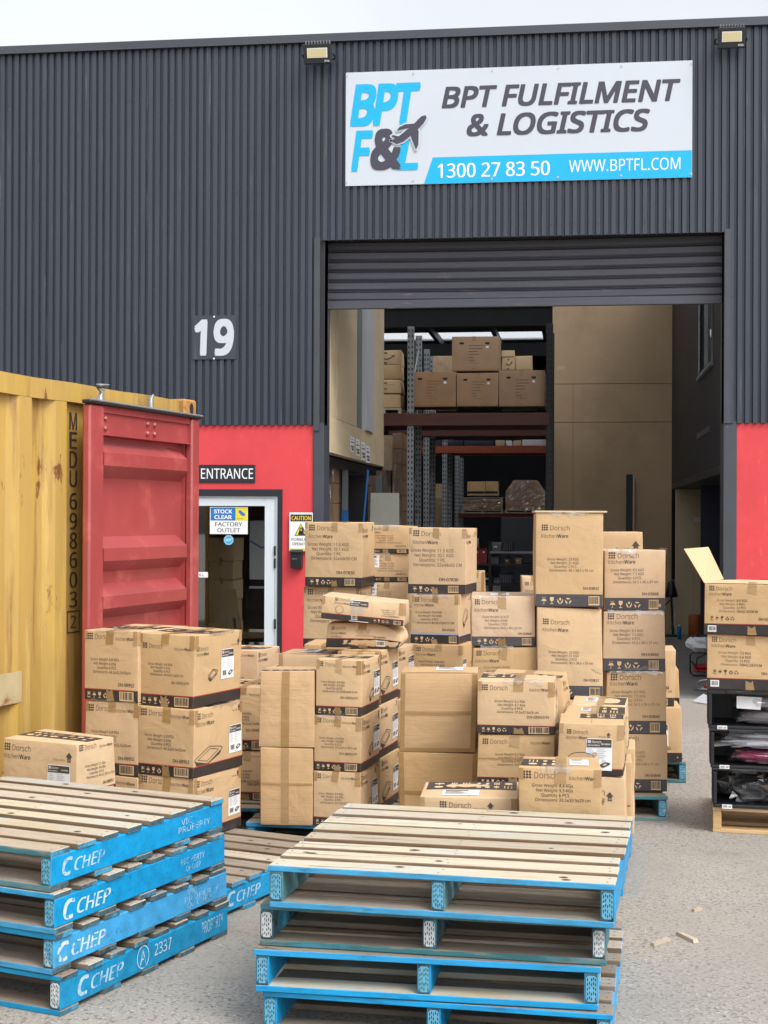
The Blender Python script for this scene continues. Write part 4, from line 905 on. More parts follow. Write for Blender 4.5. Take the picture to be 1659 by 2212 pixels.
# ------------------------------------------------------------------ left middle: shaded cartons, plain tall cartons, 08950 columns
KB = front_A('DH-08952/Pr', SP('6.8', '6', '6', '46.5x32.5x35'), pr=True, cy=.3)
b2 = box('shaded lower carton behind the tall plain cartons', 470, 586, 1619, None, 8.6, -9, .465, z0=.149, front=KB, tapes='c')
b1 = box('shaded upper carton behind the tall plain cartons', 470, 584, 1482, None, 8.6, -9, .465, on=b2, front=KB, tapes='c', film=1, top=utensils())
KA = front_A('DH-08943/Pr', SP('5.2', '4.1', '6', '37.5x37.5x28 cm'), pr=True)
a_ = box('carton with a black headed label peeping out between the left column and the entrance door', 430, 557, 1401, 1497, 9.45, -17, .375, front=KA, right=side_print((.05, .3), (.2, .5), 'ring', cap=.022), stick=sticker_on('right', .55, .1, .96, .58), tapes='c', top=utensils())
under(a_, .149, 2, 'carton supporting the one before the entrance door', W=.38, L=.37)
c2 = box('lower of the two tall plain cartons with an upright taped seam', 561, 677, 1614, None, 7.88, -5, .32, z0=.149, mat='cardboard_plain', tapes='vh')
c1 = box('upper of the two tall plain cartons with an upright taped seam', 560, 678, 1449, None, 7.88, -5, .33, on=c2, mat='cardboard_plain', tapes='v', top=note_top if False else utensils(.05, .28))
KD = front_A('DH-08950/Pr', SP('4.4', '3.6', '6', '37.5x25.5x29.5 cm'), pr=True, cy=.3, sy=.58, split=.44)
S50 = side_print((.38, .66), (.2, .44), cap=.020, lx=.08, ly=.84); st50 = sticker_on('right', .62, .27, .98, .74, 'DH-08950')
d3 = box('lowest 08950 carton, its foot behind the front pallets', 679, 779, 1664, None, 7.87, -14.5, .375, z0=.149, front=KD, right=S50, stick=st50, tapes='ck')
d2 = box('middle 08950 carton beside the tall plain cartons', 679, 780, 1544, None, 7.87, -15, .375, on=d3, front=KD, right=S50, stick=st50, tapes='ck', film=1)
d1 = box('uppermost 08950 carton with its dark lid panel in view', 680, 782, 1424, None, 7.87, -14.2, .375, on=d2, front=KD, right=S50, stick=st50, tapes='ck', top=utensils(.35, .72), film=1)
SE = side_print((.05, .5), (.16, .5), cap=.022); stE = sticker_on('right', .62, .25, .98, .72, 'DH-08951')
e3 = box('bottom carton of the row just behind the 08950 column', 727, 821, 1636, None, 8.29, -15, .415, z0=.149, right=SE, stick=stE, tapes='c', front=KD)
e2 = box('middle carton of the row just behind the 08950 column', 727, 820.5, 1520, None, 8.29, -15, .415, on=e3, right=SE, stick=stE, tapes='c', front=KD)
e1 = box('plain topped carton just behind the uppermost 08950 carton', 727.5, 820, 1405, None, 8.29, -15, .415, on=e2, right=SE, stick=stE, tapes='ce', mat='cardboard')
g1 = box('carton with cut off dish drawing in front of the 07601 boxes', 775, 859, 1399, 1505, 8.76, -15, .40, right=side_print((.75, 1.0), (.16, .5), cap=.022), stick=sticker_on('right', .55, .3, .95, .78, 'DH-08951'), tapes='c')
under(g1, .149, 2, 'carton in the narrow gap beside the wide plain cartons', W=.30, L=.38)
f1 = box('low carton with a white note on its lid in front of the red wall', 602.5, 722, 1412, 1515, 8.50, -9, .34, mat='cardboard', tapes='e', top=utensils(.25, .9, .45, 1), stick=note_on('top', .32, .3, .62, .85))
under(f1, .149, 2, 'carton below the one with the note on its lid', W=.31, L=.34)
f2 = box('carton pushed back against the 07830 boxes with only its lid showing', 657, 748, 1391, 1480, 8.98, -9, .34, tapes='c')
under(f2, .149, 3, 'carton at the back of the middle group', W=.27, L=.34)
# two battered cartons thrown on top
def crush_a(p, u):
    w_, h_ = .395, .13
    k = u[0]; z = p.z + .012*math.sin(k*3.0)*u[2] - .03*max(0, k-.8)/.2*u[2]*(1-u[1]*.3)
    x = p.x + .03*math.sin(math.pi*min(1, u[2]))*max(0, (k-.75)/.25); y = p.y - .02*math.sin(math.pi*u[2])*math.sin(math.pi*k)
    return Vector((x, y, z))
KX = front_B('DH-06301', SP('12.6', '12', '12', '89X42.5X18CM', 'KGS'), logo=.74, lc=.11, ware=.55, wc=.09, ys=.70, lead=.075, sc=.05, split=.55, cy=.42, cr=.83, cc=.07, band=.38, line='red_line', lx=.06, dark_icons=True, no_bar=True)
xa_ = box('battered black banded carton lying crushed on the middle group', 706, 856, 1342, 1391, 8.45, -9, .30, front=KX, crush=crush_a, amp=2.0, h=.135, tapes='c', film=0, stick=lambda S: (S['front'].rect(.71*S['front'].W, .08*S['front'].H, .82*S['front'].W, .32*S['front'].H, 'sticker', 1), S['front'].barcode(.715*S['front'].W, .1*S['front'].H, .815*S['front'].W, .3*S['front'].H, 2, 'sticker')))
xa_.location.z = max(e1['_top'], f1['_top'], f2['_top'])+.004; xa_['_top'] = xa_.location.z+.135
def FX(F):
    W, H = F.W, F.H; bandf(F, 0, .24*H, 'band', 0); bandf(F, .24*H, .27*H, 'red_line', 1)
    F.logo(.16*W, .84*H, .11*H, 'ink', 'ink'); F.ware(.155*W, .69*H, .09*H); F.disc(.22*W, .46*H, .05*W, .17*H, 'ink', 0, 24); F.disc(.22*W, .46*H, .045*W, .155*H, 'cardboard', 1, 24)
    F.spec(SP('6.4', '5.6', '8', '33x33x18 cm'), .83*W, .6*H, .05*H, .085*H); F.text('DH-08915', .93*W, .34*H, .06*H, 'ink', 'r')
    F.icons(.64*W, .05*H, .15*H, 'print_beige', 2, 4); F.barcode(.88*W, .04*H, .965*W, .2*H, 2); F.line([(.585*W, 0), (.58*W, H)], .004, 'ink_soft', 2)
xb_ = box('loose carton slumped at a tilt on the battered black banded one', 691, 872, 1279, 1330, 8.38, -8, .27, front=FX, tapes='k', h=.137, amp=1.5, stick=sticker_on('front', .345, .0, .575, .93, 'DH-08915'))
xb_.location.z = xa_['_top']+.035; xb_.rotation_euler.y = R(4.6)

# ------------------------------------------------------------------ back row: 07830, 07710, 07601
S30 = SP('11.5', '10.1', '1', '52x44x50 CM', 'KGS', 'PC', ':')
K30 = front_B('DH-07830', S30, logo=.875, lc=.072, ware=.755, wc=.052, ys=.635, lead=.073, sc=.048, split=.48, cy=.195, cr=.875, cc=.048, band=.145, soft='ink')
R30 = side_print((.3, .3), (.3, .3), cap=.03, lx=.03, ly=.85, ax=.8, line=None, band=.145)
gb = {'front': K30, 'right': R30, 'tapes': 'ck'}
z_ = .149
g3 = box('bottom tall carton of the back left stack, hidden behind the middle group', 654, 777, 1398, None, 11.9, -13, .48, z0=z_, **gb)
g2 = box('lower 07830 carton whose print is half covered by the tilted loose carton', 654, 777.5, 1266, None, 11.9, -13, .48, on=g3, **gb)
g1_ = box('top 07830 carton standing against the caution sign', 658, 782, 1128, None, 11.85, -12, .48, on=g2, **gb)
S10 = SP('9.2', '7.0', '10', '60.4x34.4x22.4cm', 'KGS', 'PCS', ':')
K10 = front_B('DH-07710', S10, logo=.84, lc=.085, ware=.72, wc=.062, ys=.615, lead=.085, sc=.052, split=.49, cy=.235, cr=.93, cc=.06, band=.165, lx=.06, bc=(.73, .94))
hb = [(.149, 1373+58*3), (None, 1373+58*2), (None, 1373+58), (None, 1373), (None, 1314.5), (None, 1256), (None, 1195), (None, 1135)]
prev = None
nm = ['bottom carton of the narrow 07710 stack', 'second carton up in the narrow 07710 stack', 'third carton up in the narrow 07710 stack', 'taped carton low in the 07710 stack behind the battered cartons', 'carton of the 07710 stack just hidden by the tilted one', '07710 carton with a paper note, third from the top', '07710 carton with a white paper note, second from the top', '07710 carton on the very top between the two tall 07830 boxes']
hb = [(.149, 1480), (None, 1428), (None, 1373), (None, 1314.5), (None, 1256), (None, 1195), (None, 1135)]; nm = nm[:3]+nm[4:]
for i, (z0_, yt) in enumerate(hb):
    off = [2, -3, 1, -2, -4, 1, 0][i]
    prev = box(nm[i], 789+off, 883+off, yt, None, 12.2, -9 if i != 5 else -7, .60, on=prev, z0=z0_, front=K10, tapes='c', film=1 if i > 4 else 0, stick=note_on('front', .08, .5, .30, .93) if i in (4, 5) else None)
i4 = box('carton at the foot of the 07601 stack', 892, 996, 1494, None, 11.4, -17, .405, z0=.149, tapes='c')
S01 = SP('10.8', '10.3', '2', '40.5X37.2X37.5 CM', 'KGS', 'PCS')
K01 = front_B('DH-07601', S01, logo=.865, lc=.075, ware=.765, wc=.056, ys=.625, lead=.072, sc=.042, split=.42, cy=.265, cr=.92, cc=.045, band=.185, line='lilac_line', lx=.06, bold=.018, bc=(.8, .955))
i3 = box('07601 carton with creased corner behind the wide plain cartons', 892, 997, 1391, None, 11.4, -17, .405, on=i4, front=K01, right=side_print((.55, .8), (.3, .6), 'ring', cap=.02, line='lilac_line', logo=False), tapes='ck', stick=sticker_on('right', .02, .35, .28, .7, 'DH-07601'))
i2 = box('07601 carton with a lilac stripe under the right hand 07830 box', 887, 991, 1283, None, 11.45, -17, .405, on=i3, front=K01, right=side_print((.3, .7), (.3, .7), 'dish', cap=.02, line='lilac_line', logo=False), tapes='ck', film=1)
i1 = box('07830 carton on top of the 07601 boxes', 883, 1005.5, 1140, None, 11.5, -13, .5, on=i2, **gb)
k1 = box('small taped carton edge on behind the 07830 box', 1018, 1047, 1235, 1283, 12.6, -5, .3, tapes='ec', mat='cardboard')
under(k1, .005, 3, 'carton under the small taped one at the back', W=.3, L=.3)
K2f = front_B('DH-03868', SP('8', '7', '1', '54.5x39x29 cm'), logo=.62, lc=.16, ware=.33, wc=.13, ys=-1, cy=-1, band=.02)
k2 = box('small open topped carton peeping out left of the tallest box', 1127, 1172, 1246, 1292, 12.2, -4, .3, front=lambda F: (F.logo(.15*F.W, .6*F.H, .13*F.H), F.ware(.15*F.W, .3*F.H, .1*F.H)), tapes='c')
under(k2, .005, 3, 'carton under the small one left of the tallest box', W=.3, L=.3)

# ------------------------------------------------------------------ right: pinkish 03868, tall 03832, 03848 stacks
S68 = SP('10', '9', '1', '54.5 x 39 x 29 cm', 'KGS', 'PCS', ':')
K68 = front_B('DH-03868', S68, logo=.85, lc=.085, ware=.70, wc=.065, ys=.575, lead=.075, sc=.043, split=.44, cy=.235, cr=.94, cc=.045, band=.195, lx=.05, bmat='band_grey', bc=(.79, .94), soft='ink_soft')
js = None
for yt, z0_, lb in ((1716, .149, 'bottom pinkish carton of the 03868 stack'), (1610, None, 'pinkish carton low in the 03868 stack'), (1503, None, 'pinkish 03868 carton behind the 08943 box'), (1396, None, 'second pinkish 03868 carton from the top with taped front'), (1288, None, 'top pinkish 03868 carton with papers on its lid')):
    js = box(lb, 1017 if yt != 1396 else 1019, 1157 if yt != 1396 else 1160, yt, None, 8.75, -4, .5, on=js, z0=z0_, front=K68, mat='cardboard_pink' if yt < 1300 else 'cardboard', tapes='c', film=2 if yt < 1400 else 0, stick=note_on('top', .3, .2, .6, .8) if yt == 1288 else None)
S32 = SP('23', '21', '2', '40 x 38.5 x 55 cm', 'KGS', 'PCS', ':')
K32 = front_B('DH-03832', S32, logo=.815, lc=.05, ware=.735, wc=.038, ys=.495, lead=.0395, sc=.026, split=.47, cy=.185, cr=.945, cc=.028, band=.135, lx=.085, bmat='band_grey', bc=(.79, .95))
a = box('bottom tall 03832 carton, hidden behind the 08941 boxes', 1162, 1302, 1507, None, 8.67, -3, .385, z0=.149, front=K32, tapes='')
a = box('lower tall 03832 carton with a pink smudge near its corner', 1161.5, 1302, 1311, None, 8.67, -3, .385, on=a, front=K32, tapes='', stick=lambda S: S['front'].poly([(.82*S['front'].W, .33*S['front'].H), (.98*S['front'].W, .335*S['front'].H), (.985*S['front'].W, .27*S['front'].H), (.88*S['front'].W, .30*S['front'].H)], 'cardboard_pink', 0))
def lid(t, d):
    q = MB(); w_, l_, h_ = .40, .39, .552; q.box(-.012, -.010, h_+.001, w_+.010, l_+.008, h_+.012, 'card_pale', .002); q.build('lid', t)
a = box('tallest carton standing above all the other boxes, with a loose lid', 1159, 1304, 1107, None, 8.67, -3.4, .385, on=a, front=K32, tapes='', film=4, extra=lid)
S48 = SP('8.5', '7.5', '4', '54.5 x 36 x 37 cm', 'KGS', 'PCS', ':')
K48 = front_B('DH-03848', S48, logo=.875, lc=.085, ware=.785, wc=.06, ys=.66, lead=.067, sc=.042, split=.44, cy=.26, cr=.89, cc=.045, band=.215, lx=.06, bmat='band_grey', bc=(.73, .89))
prev = None
for i, (yt, xl, xr, lb) in enumerate(((1585, 1310, 1442, 'bottom 03848 carton resting on the teal pallet'), (1450, 1308, 1439.5, 'third 03848 carton from the top with crumpled film on its upper edge'), (1319.5, 1303.5, 1436.5, 'second 03848 carton from the top of the right stack'), (1187.5, 1306, 1438.5, 'top pinkish 03848 carton of the right stack'))):
    prev = box(lb, xl, xr, yt, None, 8.9, -3.5, .545, on=prev, z0=.149 if i == 0 else None, front=K48, mat='cardboard_pink' if i > 1 else 'cardboard', tapes='', film=3 if i else 1)
n1 = box('carton with a black up arrow showing behind the top 03848 box', 1262, 1389, 1149, 1240, 9.62, -4, .36, front=lambda F: (F.arrow_up(.88*F.W, .55*F.H, .24*F.H), bandf(F, 0, .15*F.H, 'band')), tapes='')
under(n1, .149, 3, 'carton stacked behind the 03848 boxes', W=.38, L=.36)
KM = front_B('DH-03848', S48, cy=.3, ys=.45)
m3 = box('carton with a black headed label and up arrow on the back right pallet', 1352, 1473, 1527, None, 10.0, -5, .36, z0=.149, front=lambda F: (F.arrow_up(.62*F.W, .77*F.H, .17*F.H), F.text('DH-03842', .8*F.W, .22*F.H, .05*F.H, 'ink', 'r', wgt=.02), bandf(F, 0, .17*F.H, 'band')), stick=sticker_on('front', .40, .30, .76, .70, 'DH-03842'), tapes='')
m1 = box('carton standing on the labelled one at the back right', 1335, 1458, 1402, None, 10.08, -7, .34, on=m3, front=KM, tapes='c')
m2 = box('carton set further back at the right edge of the stacks', 1350, 1468, 1443, 1520, 10.55, -7, .34, front=plain_band(.2), tapes='c')
under(m2, .149, 1, 'lower carton at the back right edge of the stacks', W=.38, L=.34)

# ------------------------------------------------------------------ front right group
def OX(F): F.rect(0, .496*F.H, F.W, .503*F.H, 'ink', 0, 6)
prev = None
for i, (yt, xl, xr, lb) in enumerate(((1624, 864, 1030, 'lower wide plain carton, its foot behind the front pallets'), (1453, 864, 1030, 'upper wide plain carton with rounded taped edges and a level taped seam'))):
    prev = box(lb, xl, xr, yt, None, 7.7, -4.5, .33, on=prev, z0=.149 if i == 0 else None, mat='cardboard_plain', front=OX, tapes='em', amp=1.6, stick=note_on('top', .45, .3, .8, .8) if i == 1 else None, film=1 if i == 1 else 0)
S43 = SP('5.2', '4.1', '6', '37.5x37.5x26 cm')
K43 = front_A('DH-08943/Pr', S43, pr=True, cy=.3, sy=.60, split=.47, hy=.83)
R43 = side_print((.2, .6), (.2, .5), 'ring', cap=.02)
p3 = box('bottom carton under the 08943 boxes', 1031, 1197, 1696, None, 7.3, -8, .375, z0=.149, front=K43, tapes='c')
p2 = box('lower 08943 carton with strips of tape across its front', 1031, 1197, 1584, None, 7.3, -8, .375, on=p3, front=K43, tapes='ch', film=1)
p1 = box('upper 08943 carton wrapped in shiny tape, utensils printed on its lid', 1033, 1198, 1469, None, 7.3, -8.5, .375, on=p2, front=K43, right=R43, stick=sticker_on('right', .55, .1, .95, .8, 'DH-08943'), tapes='ck', top=utensils(.35, .85, 0, .55), film=2)
pb = box('bulging carton tucked in behind the upper 08943 box', 1055, 1218, 1460, 1570, 7.72, -9, .40, amp=3, tapes='c', top=utensils(.05, .4), right=side_print((.1, .4), (.2, .5), 'ring', cap=.02))
under(pb, .149, 2, 'carton under the bulging one', W=.38, L=.36)
def Q41(F):
    W, H = F.W, F.H; F.logo(.12*W, .80*H, .07*H); F.ware(.12*W, .70*H, .055*H); F.arrow_up(.77*W, .74*H, .1*H); F.disc(.36*W, .34*H, .2*W, .11*H, 'ink', 0, 24); F.disc(.36*W, .335*H, .192*W, .10*H, 'cardboard', 1, 24)
    bandf(F, 0, .12*H, 'band'); bandf(F, .12*H, .14*H, 'red_line', 1)
q2 = box('carton under the labelled one at the right edge of the front group', 1207, 1350, 1673, None, 6.98, -10, .335, z0=.149, front=Q41, tapes='', right=plain_band())
q1 = box('carton with a black headed label on its front above the stack of front pallets', 1204, 1348, 1558, None, 6.98, -10, .335, on=q2, front=Q41, tapes='k', right=side_print((.3, .6), (.3, .6), 'ring', cap=.02), stick=sticker_on('front', .43, .10, .83, .72, 'DH-08941'), top=utensils(.5, .95, .3, 1), film=2)
q3 = box('carton with printed lid directly behind the labelled one', 1219, 1352, 1541, 1640, 7.36, -10, .335, tapes='c', top=utensils(.1, .9, .5, 1), right=plain_band(), stick=note_on('top', .25, .3, .5, .7))
q4 = box('farthest carton of the short right hand row, printed lid', 1232, 1356, 1520, 1610, 7.74, -10, .335, tapes='c', top=utensils(.1, .9, .5, 1), right=plain_band(), stick=note_on('top', .25, .3, .5, .7))
for q_, lb in ((q3, 'lower carton second in the short right hand row'), (q4, 'lower carton farthest in the short right hand row')): under(q_, .149, 2, lb, W=.33, L=.33)
KR = front_A('DH-08940', SP('4.4', '3.3', '6', '33.5x33.5x29 cm'), bold=.012, hy=.85, sy=.73, split=.47, cy=.3)
r1 = box('carton with a torn flap right behind the front pallet stack', 1121, 1298, 1656, 1808, 6.13, -7.5, .335, front=KR, tapes='ck', top=utensils(.15, .75, 0, .55), stick=note_on('top', .62, .25, .86, .75), film=2)
under(r1, .004, 2, 'carton under the one with a torn flap', W=.335, L=.335)
s1 = box('low carton with a dark printed lid peeking over the front pallets', 905, 1118, 1717, 1800, 6.27, -6, .36, front=lambda F: (F.logo(.2*F.W, .72*F.H, .14*F.H), F.ware(.2*F.W, .45*F.H, .12*F.H), F.arrow_up(.72*F.W, .66*F.H, .22*F.H)), tapes='k', top=utensils(.45, .98, 0.03, .99), stick=note_on('top', .22, .08, .6, .36))
under(s1, .004, 2, 'carton under the low one with the dark lid', W=.41, L=.36)

# ------------------------------------------------------------------ far right: black crates, two cartons, one with an open flap
cr_rz = cyaw(-12)
def crate(label, xl, z0, h, seed):
    p = atd(xl, 1600, 8.42); t = thing('crate', label, 'crate', (p.x, p.y, z0), cr_rz, 'black stacking crates'); q = MB(); W, D = .60, .40
    q.box(0, .012, 0, W, D, .014, 'crate_black'); q.box(0, 0, 0, W, .012, .016, 'crate_black', .003)
    for x0, x1 in ((0, .016), (W-.016, W)):
        q.box(x0, .012, .014, x1, D, h-.03, 'crate_black')
        for k in range(6): q.box(x0-.006 if x0 == 0 else x1-.004, .03+k*.062, .02, x0+.004 if x0 == 0 else x1+.006, .045+k*.062, h-.035, 'crate_black')
    q.box(.016, D-.016, .014, W-.016, D, h-.03, 'crate_black')
    for a_ in ((0, 0, W, .02), (0, D-.02, W, D), (0, .02, .02, D-.02), (W-.02, .02, W, D-.02)): q.box(a_[0]-.006, a_[1]-.006, h-(.028 if seed == 3 else .015), a_[2]+.006, a_[3]+.006, h-.001, 'crate_black', .003)
    for x in (.0, W-.02): q.box(x, -.002, .02, x+.02, .014, h-.02, 'crate_black', .003)
    for x in (.10, .36): q.box(x, -.014, h-.026, x+.14, -.004, h-.004, 'crate_black', .003); q.box(x+.05, -.018, h-.020, x+.09, -.012, h-.008, 'dark_metal', .002)
    q.build('shell', t)
    q = MB(); F = Face(q, (.05, -.001, -.006), (1, 0, 0), (0, 0, 1), .055, .024); F.rect(0, 0, .055, .024, 'sticker'); F.barcode(.005, .005, .03, .02, 1, 'sticker'); F.rect(.034, .008, .05, .011, 'ink', 1); F.rect(.034, .014, .052, .017, 'ink', 1); q.build('sticker', t)
    return t
ch = .2245
c3 = crate('black open fronted crate at the bottom, holding a dark bag and white packs', 1541, .149, ch, 1)
c2_ = crate('black open fronted crate in the middle, filled with clear plastic and a plum pan', 1535, .149+ch, ch, 2)
c1_ = crate('black open fronted crate at the top, holding two bagged grey pans', 1530, .149+2*ch, ch, 3)
def parcel(label, crate_, x, y, z, sx, sy, sz, body, seed, name='wrapped_pan', cat='wrapped pan', slip=None, amp=.18):
    """a thing in a crumpled clear bag: body and film"""
    M_ = Matrix.Translation(crate_.location) @ Matrix.Rotation(cr_rz, 4, 'Z'); p = M_ @ Vector((x, y, z))
    t = thing(name, label, cat, p, cr_rz, 'bagged goods in the black crates'); r = random.Random(seed)
    def blob(mat, k, a, n=22, mrows=12):
        q = MB(); ph = [r.uniform(0, 6.28) for _ in range(8)]; vs = []
        for i in range(mrows+1):
            th = math.pi*i/mrows
            for j in range(n):
                f = 2*math.pi*j/n; c, s_ = math.cos(f), math.sin(f); e_ = .55
                X = math.copysign(abs(c)**e_, c)*math.sin(th)**.6; Y = math.copysign(abs(s_)**e_, s_)*math.sin(th)**.6; Z = math.copysign(abs(math.cos(th))**.7, math.cos(th))
                d_ = 1+a*(math.sin(3*f+ph[0])*math.sin(4*th+ph[1])+.7*math.sin(7*f+ph[2])*math.sin(6*th+ph[3])+r.uniform(-1.3, 1.3))*.5
                vs.append((X*sx/2*k*d_, Y*sy/2*k*d_, max(.002, sz/2+Z*sz/2*k*d_)))
        q.add(vs, [(i*n+j, (i+1)*n+j, (i+1)*n+(j+1) % n, i*n+(j+1) % n) for i in range(mrows) for j in range(n)], mat, False); return q
    blob(body, .88, amp*.12).build('body', t)
    q = blob('bag_film' if body == 'paper' else 'plastic_film', 1.0, amp)
    if slip: F = Face(q, (-sx/2, -sy/2-.004, 0), (1, 0, 0), (0, 0, 1), sx, sz); F.poly([(a*sx, b*sz) for a, b in slip], 'paper')
    q.build('film', t)
parcel('bagged dark grey pan lying in the top crate', c1_, .36, .2, .018, .42, .32, .085, 'pan_grey', 1)
parcel('bagged pan with a white slip, uppermost in the top crate', c1_, .36, .19, .10, .44, .3, .10, 'pan_grey', 2, slip=[(.04, .15), (.34, .10), (.36, .80), (.04, .85)])
parcel('folded white paper slip lying across the bagged pan', c1_, .44, .1, .11, .20, .10, .08, 'paper', 12, name='paper_slip', cat='paper', amp=.25)
parcel('plum red pan in clear film at the bottom of the middle crate', c2_, .33, .2, .018, .46, .34, .085, 'plum', 3)
parcel('pink pan in clear film beside the plum one', c2_, .48, .17, .02, .16, .26, .10, 'pink', 13)
parcel('crumpled clear film bundle over the plum pan', c2_, .30, .19, .112, .48, .34, .055, 'paper', 4, amp=.4)
parcel('white wrapped pack uppermost in the middle crate', c2_, .33, .2, .15, .46, .3, .055, 'paper', 5, amp=.35)
parcel('black plastic bag lying at the left of the bottom crate', c3, .21, .22, .018, .28, .30, .15, 'black_plastic', 6, amp=.35)
parcel('white flat pack on the floor of the bottom crate', c3, .44, .19, .018, .28, .28, .075, 'paper', 7, amp=.2)
parcel('clear wrapped pack on top of the white flat pack', c3, .44, .2, .095, .27, .28, .075, 'pan_grey', 8, amp=.3)
zt_ = .149+3*ch
ST1 = SP('6.8', '6', '12', '56X42.5X29CM', 'KGS', 'PCS'); ST2 = SP('7.5', '6.6', '12', '59X42.5X31CM', 'KGS', 'PCS')
TB = dict(logo=.87, lc=.075, ware=.77, wc=.058, ys=.655, lead=.072, sc=.046, split=.345, cy=.29, cr=.78, cc=.05, line='red_line', dark_icons=True, bold=.015, barw=True, lx=.05, soft='ink_soft')
t2 = box('lower carton on the black crates, marked 59 by 42.5 by 31', 1526, 1727, 1370, None, 8.42, -14, .425, z0=zt_, front=front_B('DH-02131', ST2, band=.2, **TB), tapes='c')
def flaps(t, d):
    q = MB(); h_ = .30; w_ = .56
    A_, B_ = (.0, .0, h_), (.085, .40, h_+.01); C_, D_ = (-.005, .40, h_+.20), (-.118, .02, h_+.195)
    off = lambda p: (p[0]-.004, p[1], p[2]+.001)
    q.add([A_, B_, C_, D_], [(0, 1, 2, 3)], 'card_pale'); q.add([off(p) for p in (A_, B_, C_, D_)], [(3, 2, 1, 0)], 'cardboard')
    for u, v_ in ((A_, D_), (D_, C_), (C_, B_)): q.add([u, v_, off(v_), off(u)], [(0, 1, 2, 3)], 'cardboard_dark')
    fo = q.build('open_flap', t); fo.location.z = t['_h']-h_
t1 = box('upper carton on the black crates with one flap standing open', 1522, 1716, 1260, None, 8.42, -16, .425, on=t2, front=front_B('DH-02130', ST1, band=.205, **TB), tapes='c')
t1['_h'] = t1['_top']-t1.location.z; flaps(t1, None); del t1['_h']
q = MB(); w_ = .545
for s_ in (0, 1):
    y0, y1 = (.004, .21) if s_ == 0 else (.215, .42)
    q.add([(.01, .002+s_*.42, 0), (w_, .002+s_*.42, 0), (w_, .21, .012+.008*s_), (.2, .21, .014), (.01, .21, .004)], [(0, 1, 2, 3, 4)] if s_ == 0 else [(4, 3, 2, 1, 0)], 'card_pale')
o = q.build('top_flap', t1); o.location.z = t1['_top']-t1.location.z+.002

# ------------------------------------------------------------------ litter on the ground
for (a_, b_, lb, hgt) in (((1412, 2043), (1452, 2031), 'thin splintered pallet offcut lying nearest the bottom right corner', .012), ((1460, 2017), (1497, 2036), 'square cut wooden offcut beside the splintered one', .015), ((1499, 1969), (1520, 1965), 'tiny pale wood chip farther up the ground', .012)):
    A_, B_ = onz(*a_, .005), onz(*b_, .005); v_ = B_-A_; t = thing('wood_offcut', lb, 'wood offcut', (A_.x, A_.y, .001), math.atan2(v_.y, v_.x), 'wood scraps on the ground')
    q = MB(); L_ = v_.length; wd_ = .026 if hgt > .015 else .03
    q.add([(0, 0, 0), (L_, .003, 0), (L_*.98, wd_, 0), (.01, wd_*.9, 0), (.004, 0, hgt), (L_*.96, .004, hgt*.9), (L_*.95, wd_*.9, hgt), (.016, wd_*.85, hgt*.8)], [(3, 2, 1, 0), (4, 5, 6, 7), (0, 1, 5, 4), (1, 2, 6, 5), (2, 3, 7, 6), (3, 0, 4, 7)], 'wood_weathered'); q.build('offcut', t)
# ------------------------------------------------------------------ warehouse interior
YB = 45.0
XM = XJL-.02                    # plane of the mezzanine wall on the left of the bay
XD = XJR+.05                    # plane of the dark office wall on the right
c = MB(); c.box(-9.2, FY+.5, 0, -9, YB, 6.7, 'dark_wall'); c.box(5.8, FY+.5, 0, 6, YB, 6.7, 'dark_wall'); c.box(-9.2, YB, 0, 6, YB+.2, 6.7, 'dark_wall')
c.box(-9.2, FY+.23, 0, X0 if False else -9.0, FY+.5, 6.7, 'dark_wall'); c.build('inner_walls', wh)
ZR = 6.4
def roof_y(py): return (ZR-EYE)/(ray(1000, py).z)*ray(1000, py).y
ya, yb = roof_y(668), roof_y(650); yc, yd = roof_y(736), roof_y(718)
strips = [(FY+.25, 16.6, 'r'), (16.6, 17.4, 's'), (17.4, 22.5, 'r'), (22.5, 23.6, 's'), (23.6, ya-.7, 'r'), (ya-.7, ya+.2, 's'), (ya+.2, yd-1.6, 'r'), (yd-1.6, yd, 's'), (yd, YB+.2, 'r')]
strips = [(FY+.25, 15.6, 'r'), (15.6, 18.2, 's'), (18.2, 18.5, 'r'), (18.5, 21.1, 's'), (21.1, 21.4, 'r'), (21.4, 23.9, 's'), (23.9, 25.4, 'r'), (25.4, 26.4, 's'), (26.4, min(ya, yb), 'r'), (min(ya, yb), max(ya, yb)+.3, 's'), (max(ya, yb)+.3, min(yc, yd), 'r'), (min(yc, yd), max(yc, yd), 's'), (max(yc, yd), YB+.2, 'r')]  # nearer skylights are unseen, added to brighten the interior; the far ones show
c = MB(); s_ = MB()
for y0, y1, kd in strips:
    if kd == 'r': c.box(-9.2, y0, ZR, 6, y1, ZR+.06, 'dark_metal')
    else: s_.box(-9.2, y0+.002, ZR+.02, 6, y1-.002, ZR+.026, 'skylight_and_fill')
rf = c.build('roof', wh); s_.build('skylight_and_fill', rf)
for x in (-3.6, -2.1, -.9, .9):
    c = MB(); c.box(x, FY+.6, ZR-.18, x+.1, YB, ZR-.005, 'dark_metal'); c.build('purlin', wh)
y_ = 27.5; z0_, z1_ = onY(1000, 704, y_).z, onY(1000, 664, y_).z
c = MB(); c.box(-9, y_, z0_, 5.8, y_+.02, z1_, 'dark_metal'); c.box(-9, y_-.1, z0_-.02, 5.8, y_+.12, z0_, 'dark_metal'); c.box(-9, y_-.1, z1_, 5.8, y_+.12, z1_+.02, 'dark_metal'); c.build('roof_beam', wh)
y_ = 34; z0_, z1_ = onY(1000, 770, y_).z, onY(1000, 742, y_).z; c = MB(); c.box(-9, y_, z0_, 5.8, y_+.03, z1_, 'dark_metal'); c.build('roof_beam', wh)

